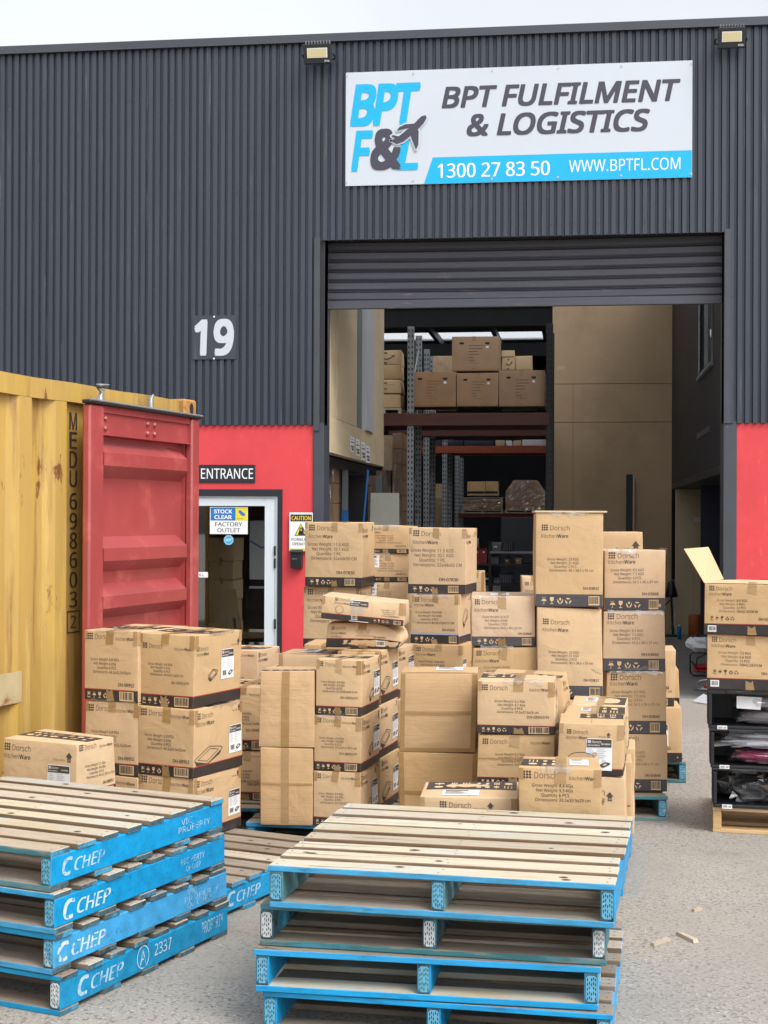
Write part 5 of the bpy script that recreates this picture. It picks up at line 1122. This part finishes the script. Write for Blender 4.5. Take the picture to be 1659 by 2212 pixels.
# mezzanine wall seen at a glancing angle on the left
mz = thing('mezzanine_wall', 'tan board mezzanine wall with a white column just inside the left of the roller door', 'wall', (XM, FY+.5, 0))
def wy(px): return onX(px, 900, XM).y - (FY+.5)
def wz(px, py): return onX(px, py, XM).z
zlo, zmid = wz(700, 974), wz(700, 894); y7, y8, y9, y10 = wy(770), wy(787), wy(803), wy(829)
def mp(a, b, z0, z1, mat, out=0, name='board'): q = MB(); q.box(-.1, a+.001, z0, out, b-.001, z1, mat, .002); q.build(name, mz)
mp(0.0, wy(727), zmid+.004, ZR-.2, 'ply'); mp(wy(727), y7, zmid+.004, ZR-.2, 'ply', .004); mp(y7, y8, zmid+.004, ZR-.2, 'post_grey', -.03, 'column'); mp(y8, y9, zmid+.004, ZR-.2, 'column_white', .03, 'column'); mp(y9, y10, zmid+.004, ZR-.2, 'ply')
mp(0.0, wy(728), zlo, zmid, 'ply', .006, 'fascia_board'); mp(wy(728), wy(783), zlo, zmid, 'ply', .004, 'fascia_board'); mp(wy(783), y10, zlo, zmid, 'ply', .006, 'fascia_board')
q = MB(); q.box(-6.3, 0, zlo-.12, -.1, y10, zlo-.02, 'dark_metal'); q.build('mezzanine_floor', mz)
for i, (p0, p1, ty, by) in enumerate(((757, 765, 942, 978), (769, 777, 947, 986), (781, 789, 954, 995), (791, 799, 962, 1001))):
    A_, B_ = onX(p0, ty, XM+.012), onX(p1, by, XM+.012); t = thing('paper_notice', ('first', 'second', 'third', 'fourth')[i]+' white paper notice from the left on the tan mezzanine board', 'notice', (A_.x, A_.y, B_.z), 0, 'paper notices on the mezzanine board')
    q = MB(); W, H = B_.y-A_.y, A_.z-B_.z; F = Face(q, (0, 0, 0), (0, 1, 0), (0, 0, 1), W, H); q.box(-.003, 0, 0, 0, W, H, 'paper'); F.rect(.15*W, .6*H, .85*W, .68*H, 'ink'); F.rect(.1*W, .3*H, .9*W, .42*H, 'ink_soft'); F.rect(.3*W, .12*H, .9*W, .26*H, 'ink'); F.rect(.2*W, .8*H, .6*W, .86*H, 'ink_soft'); q.build('sheet', t)
for i, (p0, p1, lb, m2) in enumerate(((738.5, 750.5, 'grey steel mezzanine post with a blue painted foot', 'post_blue'), (811, 826, 'dark grey steel post under the far end of the mezzanine', 'post_grey'))):
    x_ = XM-.15; ymid = onX((p0+p1)/2, 1050, x_).y; A_ = onY(p0, 1050, ymid); B_ = onY(p1, 1050, ymid); w_ = B_.x-A_.x; zb = onY(744, 1103, ymid).z
    t = thing('steel_post', lb, 'post', (A_.x, ymid, .004)); q = MB(); q.box(0, 0, zb if i == 0 else 0, w_, w_, zlo-.12, 'post_grey', .004); q.build('shaft', t); q = MB(); q.box(-.003, -.003, 0, w_+.003, w_+.003, zb if i == 0 else .08, m2, .003); q.build('foot', t)
# partition facing the door, dark office wall, tan return with its OFFICE plate
YP = 24.0; xp0, xp1 = onY(1193, 900, YP).x, XD
pw = thing('partition_wall', 'tall tan board partition facing the roller door opening', 'wall', (0, YP, 0)); q = MB()
z1_, z2_ = onY(1300, 829, YP).z, onY(1300, 912, YP).z; xs1, xs2 = onY(1238, 900, YP).x, onY(1240, 1000, YP).x
g_ = .004
q.box(xp0, 0, z1_+g_, xp1, .08, ZR-.05, 'ply_dark'); q.box(xp0, 0, z2_+g_, xs1-g_, .08, z1_-g_, 'ply_dark'); q.box(xs1, .003, z2_+g_, xp1, .08, z1_-g_, 'ply_dark'); q.box(xp0, 0, .004, xs1-g_, .08, z2_-g_, 'ply_dark'); q.box(xs1, 0, .004, xp1, .08, z2_-g_, 'ply_dark'); q.box(xp0, .08, .004, xp1, .1, ZR-.05, 'slot'); q.build('board', pw)
F_ = MB(); a_ = onY(1202, 800, YP); F = Face(F_, (a_.x, 0, a_.z), (1, 0, 0), (0, 0, 1), .15, .1); F.poly([(0, 0), (.13, .02), (.14, .08), (.02, .07)], 'card_pale'); F_.build('paper_scrap', pw)
a_, b_ = onY(1353, 1025, YP-.1), onY(1362, 1200, YP-.1); t = thing('timber_post', 'dark narrow upright with a tan edge leaning on the tall partition', 'post', (a_.x, YP-.12, .004)); q = MB(); q.box(0, 0, 0, .1, .07, a_.z, 'black_paint', .003); q.build('face', t); q = MB(); q.box(.101, .01, 0, .13, .07, a_.z-.02, 'ply', .002); q.build('edge', t)
zl1 = onX(1564, 999, XD).z
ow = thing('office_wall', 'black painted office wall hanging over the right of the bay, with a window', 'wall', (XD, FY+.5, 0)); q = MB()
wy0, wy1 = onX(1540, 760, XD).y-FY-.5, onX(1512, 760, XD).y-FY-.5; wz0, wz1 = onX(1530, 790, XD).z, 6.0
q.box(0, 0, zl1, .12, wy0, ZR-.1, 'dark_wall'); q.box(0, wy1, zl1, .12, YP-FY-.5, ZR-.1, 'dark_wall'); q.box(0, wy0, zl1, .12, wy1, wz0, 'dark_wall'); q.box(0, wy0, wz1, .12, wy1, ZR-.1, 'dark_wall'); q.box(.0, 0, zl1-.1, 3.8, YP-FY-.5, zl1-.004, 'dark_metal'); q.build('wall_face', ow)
q = MB(); [q.box(-.02, a0_, wz0-.03, .02, a1_, wz1, 'galvanised') for a0_, a1_ in ((wy0-.03, wy0), (wy1, wy1+.03), ((wy0+wy1)/2-.02, (wy0+wy1)/2+.02))]; q.box(-.04, wy0-.05, wz0-.06, .02, wy1+.05, wz0-.02, 'galvanised'); q.build('window_frame', ow)
q = MB(); q.box(.05, wy0, wz0, .056, wy1, wz1, 'glass'); q.build('window_pane', ow)
q = MB(); a_, b_ = onX(1507, 950, XD), onX(1535, 920, XD); q.box(-.012, b_.y-FY-.5, a_.z, 0, a_.y-FY-.5, a_.z+.07, 'steel_paint', .003); q.build('ledge', ow)
# lower right: tan return wall and navy wall under the office
YR = 23.3; xr1 = onY(1513, 1200, YR).x
rw = thing('return_wall', 'tan board wall under the black office wall with a small white plate', 'wall', (XD+.02, YR, 0)); q = MB(); q.box(0, 0, .004, (xr1-XD-.02)*.72, .1, zl1-.11, 'ply', .003); q.box((xr1-XD-.02)*.725, -.03, .004, xr1-XD-.02, .1, zl1-.11, 'ply', .003); q.build('board', rw)
YN = 20.5; xn0 = onY(1514.5, 1200, YN).x
nw = thing('navy_partition', 'navy blue partition at the right edge of the door opening', 'wall', (xn0, YN, 0)); q = MB(); q.box(0, 0, .004, 2.6, .06, zl1-.11, 'navy_wall'); q.build('board', nw)
a_, b_ = onY(1501, 1118, YR-.034), onY(1513, 1127, YR-.034)
t = thing('office_sign', 'small white OFFICE plate on the tan return wall', 'sign', (a_.x, YR-.034, b_.z)); W, H = b_.x-a_.x, a_.z-b_.z; q = MB(); q.box(0, -.002, 0, W, .003, H, 'white'); F = Face(q, (0, -.002, 0), (1, 0, 0), (0, 0, 1), W, H); F.fit('OFFICE', .1*W, .25*H, .9*W, .75*H, 'ink', .006); q.build('plate', t)
# red fire extinguisher shape at the right jamb
a_ = onY(1567, 1245, FY+.45); t = thing('red_cylinder', 'red cylinder with white lettering half hidden by the right door jamb', 'gas cylinder', (a_.x+.075, FY+.55, .004)); q = MB(); q.lathe([(0.001, 0), (.1, 0), (.105, .03), (.105, 1.42), (.08, 1.5), (.03, 1.56), (.03, 1.6), (.001, 1.6)], 0, 0, 'bright_red', 20); q.build('body', t); q = MB(); F = Face(q, (-.03, -.107, .95), (0, 0, 1), (-1, 0, 0), .45, .05); [F.rect(.02+.1*i, .0, .08+.1*i, .035, 'white_print') for i in range(4)]; q.build('lettering', t)

# ---- pallet racking
def rack(name_label, Y, dep, posts, beams, loc_note=None):
    """posts: px list; beams: (px0, px1, ytop, ybot, mat)"""
    t = thing('pallet_rack', name_label, 'pallet rack', (0, Y, .004), 0, 'pallet racks inside the warehouse')
    for px, py_top in posts:
        A_ = onY(px, 900, Y); zt_ = onY(px, py_top, Y).z; x = A_.x
        for dy in (0, dep):
            q = MB(); q.box(x-.045, dy, 0, x+.045, dy+.07, zt_, 'galvanised' if px < 1150 else 'dark_metal', .004); F = Face(q, (x-.045, dy, 0), (1, 0, 0), (0, 0, 1), .09, zt_); z = .2
            while z < zt_-.05:
                for u in (.022, .068): F.poly([(u-.009, z), (u+.009, z+.01), (u+.009, z+.034), (u-.009, z+.044)], 'slot')
                z += .075
            q.build('upright', t)
        q = MB(); z = .3
        while z < zt_-.9: q.tube([(x, .06, z), (x, dep, z+.7)], .012, 'galvanised', 5); q.tube([(x, .06, z), (x, dep, z)], .012, 'galvanised', 5); z += .8
        q.build('bracing', t)
    for p0, p1, y0, y1, m_ in beams:
        A_, B_ = onY(p0, y0, Y-.02), onY(p1, y1, Y-.02)
        for dy in (-.02, dep+.03): q = MB(); q.box(A_.x, dy, B_.z, B_.x, dy+.05, A_.z, m_, .004); q.build('beam', t)
        q = MB(); q.box(A_.x, .03, A_.z-.03, B_.x, dep+.03, A_.z-.005, 'dark_metal'); q.build('deck', t)
    return t
rack('nearest pallet rack with a dark orange beam and tall perforated galvanised upright', 20.0, 1.0, [(886.5, 706), (1187, 700)], [(800, 1187, 894, 919, 'rack_brown')])
rack('second pallet rack in line with pallets on its orange beam', 23.0, 1.0, [(921, 755), (1186, 760)], [(840, 1186, 929, 942, 'rack_brown')])
rack('third pallet rack with flat cartons on its bright orange beam', 26.0, 1.0, [(961, 905), (1185, 905)], [(900, 1185, 964, 979, 'rack_orange')])
rack('farthest pallet rack with wrapped pallets on a low beam', 28.5, 1.0, [(988, 985), (1184, 985)], [(990, 1184, 1108, 1118, 'rack_orange')])
def ibox(label, x0, x1, y0, y1, Y, l=.5, mat='cardboard', front=None, group='cartons on the warehouse racks', tapes='c', **k):
    A_, B_ = onY(x0, y1, Y), onY(x1, y1, Y); h = onY(x0, y0, Y).z-A_.z
    return carton(label, A_, 0, B_.x-A_.x, l, h, mat=mat, front=front, group=group, tapes=tapes, **k)
def handles(F):
    W, H = F.W, F.H
    for u in (.21, .76): F.poly([(u*W+.05*W*a, .80*H+.03*H*b) for a, b in ((-1, -.5), (-.7, -1), (.7, -1), (1, -.5), (1, .5), (.7, 1), (-.7, 1), (-1, .5))], 'slot')
    F.rect(.73*W, .66*H, .79*W, .72*H, 'white_print')
    for i, (a, b) in enumerate(((.36, .68), (.38, .66), (.36, .56), (.36, .58), (.36, .46), (.37, .5))): F.rect(a*W, (.72-.085*i)*H, b*W, (.745-.085*i)*H, 'ink_soft')
    F.icons(.4*W, .2*H, .06*H, 'ink_soft', 0, 4)
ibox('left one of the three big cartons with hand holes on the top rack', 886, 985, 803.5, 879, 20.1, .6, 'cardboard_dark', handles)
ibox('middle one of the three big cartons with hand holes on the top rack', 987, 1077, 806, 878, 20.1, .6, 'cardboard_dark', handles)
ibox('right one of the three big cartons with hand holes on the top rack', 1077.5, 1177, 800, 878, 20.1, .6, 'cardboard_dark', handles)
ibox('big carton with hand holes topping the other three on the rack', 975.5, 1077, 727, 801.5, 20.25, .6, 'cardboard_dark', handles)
def smile(F):
    W, H = F.W, F.H; F.line([(W*(.35+.4*i/10), H*(.5-.16*math.sin(math.pi*i/10)+.08*i/10)) for i in range(11)], .03*H*2.5, 'ink'); F.line([(.68*W, .62*H), (.78*W, .66*H), (.77*W, .5*H)], .04*H, 'ink')
    F.rect(.42*W, .75*H, .55*W, H, 'ink'); F.rect(.42*W, 0, .55*W, .16*H, 'ink')
def bar2(F): F.rect(.42*F.W, .7*F.H, .55*F.W, F.H, 'ink'); F.rect(.42*F.W, 0, .55*F.W, .35*F.H, 'ink'); F.rect(.5*F.W, .6*F.H, .8*F.W, .63*F.H, 'ink_soft')
for i, (y0, y1, fn) in enumerate(((757, 788, smile), (789, 819, None), (820, 850, bar2), (851, 881, None))):
    ibox(['top carton with a curved arrow, left end of the nearest rack', 'plain second carton of the left rack stack', 'third carton with black tape marks in the left rack stack', 'plain bottom carton of the left rack stack'][i], 800, 866, y0, y1, 20.15, .4, 'cardboard', fn, tapes='')
def ipal(label, x0, x1, ytop, Y, h=.13, top='wood_pale'):
    A_, B_ = onY(x0, ytop, Y), onY(x1, ytop, Y); return pallet(label, (A_.x, Y, A_.z-h), 0, W=B_.x-A_.x, D=.9, H=h, top=top, paint=top, low=top, endm=top, plates=False, seed=int(x0), inner=top, nb=7, group='bare pallets on the racks')
ipal('pale pallet under the small left hand rack cartons', 790, 867, 882, 20.1)
ipal('pallet standing left on the second rack beam', 975, 1082, 914, 23.0, .11); ipal('pallet standing right on the second rack beam', 1090, 1183, 914, 23.0, .11)
ibox('small carton with a curved arrow behind the big rack cartons', 1084, 1112, 772, 800, 21.2, .3, 'cardboard', smile, tapes=''); ibox('plain small carton beside the curved arrow one on the rack', 1113, 1150, 769, 800, 21.2, .3, 'card_pale', None, tapes=''); ibox('pale tray on top of the small curved arrow carton', 1084, 1111, 757, 771, 21.2, .3, 'card_pale', None, tapes='')
for y_, px0, lb in ((21.2, 1084, 'carton holding up the small rack cartons behind the big ones'),): ibox(lb, 1084, 1160, 801, 884, 21.25, .3, 'cardboard_dark', None, tapes='')
def wrapped(label, x0, x1, y0, y1, Y, D=1.0, mat='cardboard_dark', ntop=None, name='wrapped_load'):
    A_, B_ = onY(x0, y1, Y), onY(x1, y0, Y); W, H = B_.x-A_.x, B_.z-A_.z; t = thing(name, label, 'wrapped load', A_, 0, 'film wrapped loads in the warehouse')
    q = MB(); r = random.Random(int(x0+y0)); ny = max(1, round(H/.24)); nx = max(1, round(W/.4))
    if ntop: q.prism([(0, 0), (W, 0), (W, H*.62), (W*.8, H), (W*.2, H), (0, H*.62)], .03, D, mat, 'y')
    else:
        for i in range(nx):
            for j in range(ny): q.box(W*i/nx+.004, r.uniform(.01, .03), H*j/ny+.003, W*(i+1)/nx-.004, D, H*(j+1)/ny-.003, mat, .004)
    q.build('cartons', t); q = MB(); n, m_ = 18, 12; vs = []
    for j in range(m_+1):
        for i in range(n+1):
            u, v_ = i/n, j/m_; k = (1 if not ntop or v_ < .62 else 1-.6*(v_-.62)/.38); vs.append((W/2+(u-.5)*W*k*1.01, -.01+r.gauss(0, .009), v_*H))
    q.add(vs, [(j*(n+1)+i, j*(n+1)+i+1, (j+1)*(n+1)+i+1, (j+1)*(n+1)+i) for j in range(m_) for i in range(n)], 'plastic_film', False); q.build('stretch_film', t); return t
wrapped('film wrapped carton load behind the big rack cartons', 934, 978, 768, 881, 21.2, .7, 'cardboard')
wrapped('film wrapped flat load on the low rack beam', 999, 1086, 1077, 1101, 28.5, .9)
ipal('pallet laid over the flat wrapped load', 999, 1086, 1074, 28.5, .09, 'wood_grey')
ibox('striped brown carton left on the pallet over the wrapped load', 1009, 1048, 1040, 1071, 28.5, .5, 'cardboard', lambda F: ([F.rect(.1*F.W, (.5+.08*i)*F.H, .9*F.W, (.53+.08*i)*F.H, 'ink_soft') for i in range(5)], bandf(F, .15*F.H, .32*F.H, 'band')), tapes='')
ibox('brown carton right on the pallet over the wrapped load', 1049, 1075, 1040, 1071, 28.5, .5, 'cardboard', lambda F: bandf(F, .15*F.H, .32*F.H, 'band'), tapes='')
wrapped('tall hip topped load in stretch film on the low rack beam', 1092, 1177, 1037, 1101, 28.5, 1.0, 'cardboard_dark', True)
ipal('pallet under the tall film wrapped load', 1090, 1180, 1101, 28.4, .07, 'wood_grey'); ipal('pallet under the flat film wrapped load', 997, 1087, 1101, 28.4, .07, 'wood_grey')
for i, (x0, x1, m_) in enumerate(((1070, 1090, 'card_pale'), (1093, 1106, 'white_print'), (1108, 1126, 'card_pale'), (1128, 1182, 'white_print'))): ibox(['low pale carton', 'narrow white carton', 'low tan carton', 'long white flat carton'][i]+' on the bright orange rack beam', x0, x1, 951 if i != 3 else 949, 963, 26.05, .5, m_, None, tapes='')
for i, (x0, x1) in enumerate(((905, 935), (940, 1000), (1002, 1066))): ibox(['short', 'middle', 'long'][i]+' dark blue flat pack on the bright orange rack beam', x0, x1, 951, 963, 26.05, .5, 'navy_wall', None, tapes='')
# bundles under and beyond the mezzanine
for i, (x0, x1, y0, y1, Y, m_) in enumerate(((836, 848, 938, 958, 21.5, 'cardboard'), )): pass
wrapped('brown film wrapped stack past the end of the mezzanine', 826, 846, 940, 1016, 21.6, .8, 'cardboard')
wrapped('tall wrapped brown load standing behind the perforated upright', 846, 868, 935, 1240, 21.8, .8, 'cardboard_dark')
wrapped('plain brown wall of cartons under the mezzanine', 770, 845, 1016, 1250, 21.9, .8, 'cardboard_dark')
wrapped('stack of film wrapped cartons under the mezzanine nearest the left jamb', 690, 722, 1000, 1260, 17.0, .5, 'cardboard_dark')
ibox('dark carton behind the second upright of the racks', 935, 957, 1045, 1120, 29.5, .6, 'cardboard', None, tapes=''); ibox('pale carton low behind the third upright', 936, 958, 1075, 1230, 27.5, .6, 'cardboard_dark', None, tapes='')
A_, B_ = onY(793, 1140, 18.2), onY(866, 1140, 18.2); t = thing('leaning_board', 'grey flat door panel leaning under the mezzanine', 'board', (A_.x, 18.2, .006), 0); t.rotation_euler.x = R(-7); Wb = B_.x-A_.x; Hb = onY(820, 1063, 18.4).z
q = MB(); q.prism([(0, 0), (Wb, 0), (Wb*.86, Hb), (Wb*.02, Hb)], 0, .04, 'board_grey', 'y'); q.build('board', t); q = MB(); F = Face(q, (0, 0, 0), (1, 0, 0), (0, 0, 1), Wb, Hb); F.e0 = .003; F.line([(.2*Wb, .3*Hb), (.82*Wb, .3*Hb), (.72*Wb, .8*Hb), (.22*Wb, .8*Hb)], .012, 'ink_soft', 0, True); q.build('groove', t)
A_, B_ = onY(796, 1016, 17.5), onY(785, 1150, 17.4); t = thing('broom', 'blue broom handle leaning under the mezzanine', 'broom', (B_.x, 17.3, .006)); q = MB(); q.tube([(-.12, 0, .05), (A_.x-B_.x, .15, A_.z)], .015, 'post_blue', 8); q.build('handle', t); q = MB(); q.box(-.3, -.03, 0, .06, .03, .06, 'black_plastic', .005); q.build('head', t)
# shelving with jerry cans at the back, dark cabinets
sh = thing('shelving', 'dark low shelving unit at the back of the bay holding the jerry cans', 'shelves', (0, 24.0, .004)); xa_, xb2 = onY(1000, 1200, 24).x, onY(1188, 1200, 24).x
for py in (1192, 1219, 1262, 1320):
    q = MB(); z = onY(1100, py, 24).z; q.box(xa_ if py != 1192 else onY(1058, 1200, 24).x, 0, z-.03, xb2, .5, z, 'dark_metal' if py != 1192 else 'galvanised'); q.build('shelf', sh)
for px in (1001, 1058, 1187):
    q = MB(); x = onY(px, 1200, 24).x; q.box(x-.02, .002, 0, x+.02, .04, onY(1100, 1170, 24).z, 'dark_metal'); q.box(x-.02, .46, 0, x+.02, .498, onY(1100, 1170, 24).z, 'dark_metal'); q.build('upright', sh)
for i, (p0, p1) in enumerate(((1022, 1036), (1037, 1050))):
    A_, B_ = onY(p0+.6, 1219, 24.1), onY(p1+2, 1185, 24.1); W, H = (B_.x-A_.x)*1.0, B_.z-A_.z; t = thing('jerry_can', ['left', 'right'][i]+' red jerry can on the dark back shelf', 'jerry can', (A_.x, 24.1, A_.z+.003), 0, 'red jerry cans'); q = MB()
    q.prism([(0, .012), (.012, 0), (W-.012, 0), (W, .012), (W, H*.84), (W*.86, H*.95), (W*.72, H*.95), (W*.7, H*.88), (W*.3, H*.88), (W*.28, H*.95), (W*.14, H*.95), (0, H*.84)], 0, .2, 'jerry_red', 'y'); q.build('body', t); q = MB(); q.box(W*.14, .06, H*.94, W*.86, .13, H, 'jerry_red', .008); q.build('handle', t); q = MB(); F = Face(q, (0, 0, 0), (1, 0, 0), (0, 0, 1), W, H); F.rect(W*.36, H*.72, W*.64, H*.82, 'white_print'); q.build('sticker', t)
A_ = onY(1029, 1184, 24.15); t = thing('paper_cups', 'stack of white cups standing on the left jerry can', 'cups', (A_.x+.0, 24.2, A_.z+.006)); q = MB(); q.lathe([(.001, 0), (.045, 0), (.035, .12), (.034, .16), (.001, .16)], 0, 0, 'white', 12); q.build('cup', t)
for i, (p0, p1, y0, y1, m_, lb) in enumerate(((1062, 1083, 1172, 1191, 'pan_grey', 'clear bagged bundle on the galvanised shelf'), (1086, 1110, 1170, 1191, 'dark_metal', 'dark wire basket on the galvanised shelf'), (1058, 1078, 1203, 1219, 'pan_grey', 'round wire basket on the dark shelf'), (1090, 1103, 1205, 1219, 'cardboard_dark', 'small carton on the dark shelf'), (1112, 1127, 1203, 1219, 'cardboard', 'small brown bag on the dark shelf'), (1078, 1110, 1239, 1261, 'steel_paint', 'wire crate low on the dark shelf'), (1040, 1066, 1240, 1261, 'navy_wall', 'navy tub low on the dark shelf'))):
    A_, B_ = onY(p0, y1, 24.1), onY(p1, y0, 24.1); W, H = B_.x-A_.x, B_.z-A_.z; t = thing('shelf_item', lb, 'shelf goods', (A_.x, 24.1, A_.z+.004), 0, 'goods on the dark back shelf'); q = MB(); q.add([(W*.08, 0, 0), (W*.92, 0, 0), (W*.92, .25, 0), (W*.08, .25, 0), (0, -.02, H*.9), (W, -.02, H*.86), (W, .27, H), (0, .27, H)], [(3, 2, 1, 0), (4, 5, 6, 7), (0, 1, 5, 4), (1, 2, 6, 5), (2, 3, 7, 6), (3, 0, 4, 7)], m_); F = Face(q, (0, -.022, 0), (1, 0, 0), (0, 0, 1), W, H); [F.rect(W*(.12+.16*j), H*.1, W*(.15+.16*j), H*.85, 'galvanised') for j in range(5)] if 'wire' in lb else F.rect(W*.2, H*.4, W*.6, H*.6, 'white_print'); q.build('item', t)
A_, B_ = onY(1087, 1170, 26), onY(1186, 1116, 26); t = thing('cabinet', 'dark grey cabinet behind the low shelving', 'cabinet', (A_.x, 25.2, .004)); q = MB(); q.box(0, 0, 0, B_.x-A_.x, .5, onY(1100, 1118, 25.2).z, 'steel_paint', .01); q.build('body', t)
# things on the floor inside the right of the opening
A_ = onz(1454, 1375, .004); t = thing('pole_stand', 'black stand with a drooping hood against the tan wall', 'stand', (A_.x, A_.y, .004)); zt_ = .5; q = MB(); q.tube([(0, 0, .03), (-.03, 0, .62)], .018, 'black_plastic', 8); q.build('pole', t); q = MB(); q.lathe([(.09, .6), (.10, .62), (.075, .72), (.05, .82), (.02, .85), (.001, .85)], -.03, 0, 'black_plastic', 14); q.build('hood', t); q = MB(); q.tube([(-.04, .05, .55), (-.2, .05, .4), (-.24, .0, .2), (-.12, 0, .03), (.1, 0, .02)], .01, 'black_plastic', 6); q.build('cord', t); q = MB(); q.box(-.16, -.1, 0, .1, .1, .03, 'black_plastic', .006); q.build('base', t)
A_ = onz(1467, 1381, .004); B_ = onY(1463, 1350, A_.y); C_ = onY(1472, 1350, A_.y); r_ = (C_.x-B_.x)/2; t = thing('spray_can', 'blue spray can standing on the floor near the stand', 'spray can', (A_.x, A_.y, .004)); H = B_.z; q = MB(); q.lathe([(.001, 0), (r_, 0), (r_, H*.86), (r_*.6, H*.93), (.001, H*.93)], 0, 0, 'sticker_blue', 14); q.build('can', t); q = MB(); q.lathe([(r_*.55, H*.93), (r_*.55, H), (.001, H)], 0, 0, 'white', 12); q.build('cap', t)
A_ = onz(1501, 1382, .004); B_, C_ = onY(1486, 1327, A_.y), onY(1515, 1327, A_.y); t = thing('orange_drum', 'orange brown rolled sheet standing on the floor by the right jamb', 'roll', (A_.x, A_.y, .004)); r_ = (C_.x-B_.x)/2; q = MB(); q.lathe([(.001, 0), (r_, 0), (r_, B_.z-.02), (r_*.93, B_.z), (r_*.8, B_.z), (r_*.8, .1), (.001, .1)], 0, 0, 'orange_roll', 24); q.build('roll', t)
A_ = onz(1512, 1462, .004); t = thing('hand_trolley', 'red and black folded trolley behind the crates', 'trolley', (A_.x, A_.y, .004)); q = MB(); q.box(-.06, 0, .10, .35, .2, .13, 'bright_red', .01); q.box(-.06, 0, .05, .35, .2, .08, 'bright_red', .01); q.build('body', t)
q = MB(); q.tube([(.1, .02, .27), (-.08, .0, .27), (-.11, 0, .24), (-.11, 0, .06), (-.08, 0, .015), (.1, -.02, .015), (.3, -.05, .03)], .009, 'black_plastic', 6); q.tube([(-.05, -.03, .13), (-.03, -.03, .22), (.06, -.03, .26), (.16, -.03, .22), (.18, -.03, .13)], .009, 'black_plastic', 6); q.tube([(-.1, -.04, .18), (.0, -.05, .06), (.12, -.05, .05), (.1, -.05, .14)], .008, 'black_plastic', 6); q.build('frame', t)
A_ = onz(1511, 1462, .004); t = thing('plastic_bag', 'crumpled white and black bag lying on the red trolley', 'bag', (A_.x+.03, A_.y+.1, .275)); q = MB(); r = random.Random(5); n = 14; vs = []
for i in range(9):
    for j in range(n): th, f_ = math.pi*i/8, 2*math.pi*j/n; k = 1+r.uniform(-.16, .16); vs.append((.17*math.sin(th)*math.cos(f_)*k, .13*math.sin(th)*math.sin(f_)*k, max(0, .1+.1*math.cos(th)*k)))
fs = [(i*n+j, (i+1)*n+j, (i+1)*n+(j+1) % n, i*n+(j+1) % n) for i in range(8) for j in range(n)]; q.add(vs, fs[:n*2], 'black_plastic'); q.add(vs, fs[n*2:], 'paper'); q.build('bag', t)
A_ = onz(1520, 1492, .004); t = thing('clamp_tool', 'chrome and red clamp lying on the floor beside the crates', 'clamp', (A_.x, A_.y, .006)); q = MB(); q.box(0, -.03, .01, .3, .03, .05, 'bright_red', .006); q.build('handle', t); q = MB(); q.tube([(.0, 0, .03), (-.08, .02, .05), (-.04, .02, .1), (.04, .02, .11)], .011, 'steel', 7); q.tube([(.0, -.01, .02), (-.1, -.03, .015), (-.02, -.06, .02), (.06, -.06, .015)], .011, 'steel', 7); q.build('jaw', t)
A_ = onz(1527, 1522, .001); t = thing('paper_sheet', 'white sheet of paper propped on the ground beside the crates', 'paper', (A_.x, A_.y, .002)); q = MB(); q.add([(-.13, .1, .02), (-.02, .12, .09), (.08, .0, .04), (.06, -.05, .0)], [(0, 3, 2, 1), (0, 1, 2, 3)], 'paper'); q.build('sheet', t)
# shop behind the glass door
c = MB(); c.box(-6, 19.0, .004, XM-.12, 19.1, 2.35, 'dark_wall'); c.box(-6.1, FY+.3, .004, -6, 19, 2.35, 'column_white'); c.build('shop_walls', wh)
ys = 16.6
for i, (x0, x1, y0, y1) in enumerate(((450, 505, 1162, 1212), (452, 503, 1213, 1252), (450, 504, 1253, 1296), (451, 502, 1297, 1345), (450, 503, 1346, 1400), (450, 503, 1401, 1500))): ibox(['top', 'second', 'third', 'fourth', 'fifth', 'bottom'][i]+' carton of the stack seen through the glass door', x0, x1, y0, y1 if i < 5 else 1468, ys, .5, 'cardboard', None, 'cartons behind the shop door', tapes='c')
A_, B_ = onY(537, 1400, 17.6), onY(572, 1100, 17.6); t = thing('white_cabinet', 'white cabinet with a dark shelf gap seen through the glass door', 'cabinet', (A_.x, 17.6, .004)); q = MB(); W = .35; q.box(0, 0, 0, W, .5, .95, 'white', .01); q.box(0, .03, .95, W, .5, 1.03, 'black_paint'); q.box(0, 0, 1.03, W, .5, 1.75, 'white', .01); F = Face(q, (0, 0, 0), (1, 0, 0), (0, 0, 1), W, 1.7); F.line([(.02, 1.5), (.15, 1.42), (.34, 1.44)], .02, 'sticker_blue'); q.build('body', t)
A_, B_ = onY(483, 1345, 16.0), onY(538, 1345, 16.0); t = thing('leaning_cardboard', 'folded cardboard sheet leaning inside the glass door', 'cardboard', (A_.x, 16.0, .004)); t.rotation_euler.y = R(-9); q = MB(); W = B_.x-A_.x; zt_ = onY(510, 1285, 16).z; q.box(0, 0, 0, W*.48, .02, zt_, 'cardboard', .002); q.box(W*.5, .004, .02, W, .024, zt_+.03, 'cardboard', .002); q.build('sheet', t)
A_ = onz(555, 1440, .004); A_ = onY(550, 1380, 15.7); t = thing('office_chair', 'black office chair just inside the glass door', 'chair', (A_.x, 15.8, .004)); q = MB(); q.box(-.22, -.2, .44, .22, .2, .52, 'black_plastic', .03); q.build('seat', t); q = MB(); q.box(-.2, .18, .55, .2, .24, 1.0, 'black_plastic', .03); q.build('backrest', t); q = MB(); q.tube([(0, 0, .1), (0, 0, .44)], .03, 'steel', 10); [q.tube([(0, 0, .1), (.26*math.cos(a_), .26*math.sin(a_), .05)], .02, 'black_plastic', 6) for a_ in (0.3, 1.56, 2.8, 4.1, 5.3)]; q.build('base', t); q = MB(); q.tube([(-.24, .05, .5), (-.25, .0, .68), (-.25, -.15, .68)], .016, 'steel', 6); q.build('armrest', t)
for o in list(bpy.data.objects):
    if '_top' in o: del o['_top']
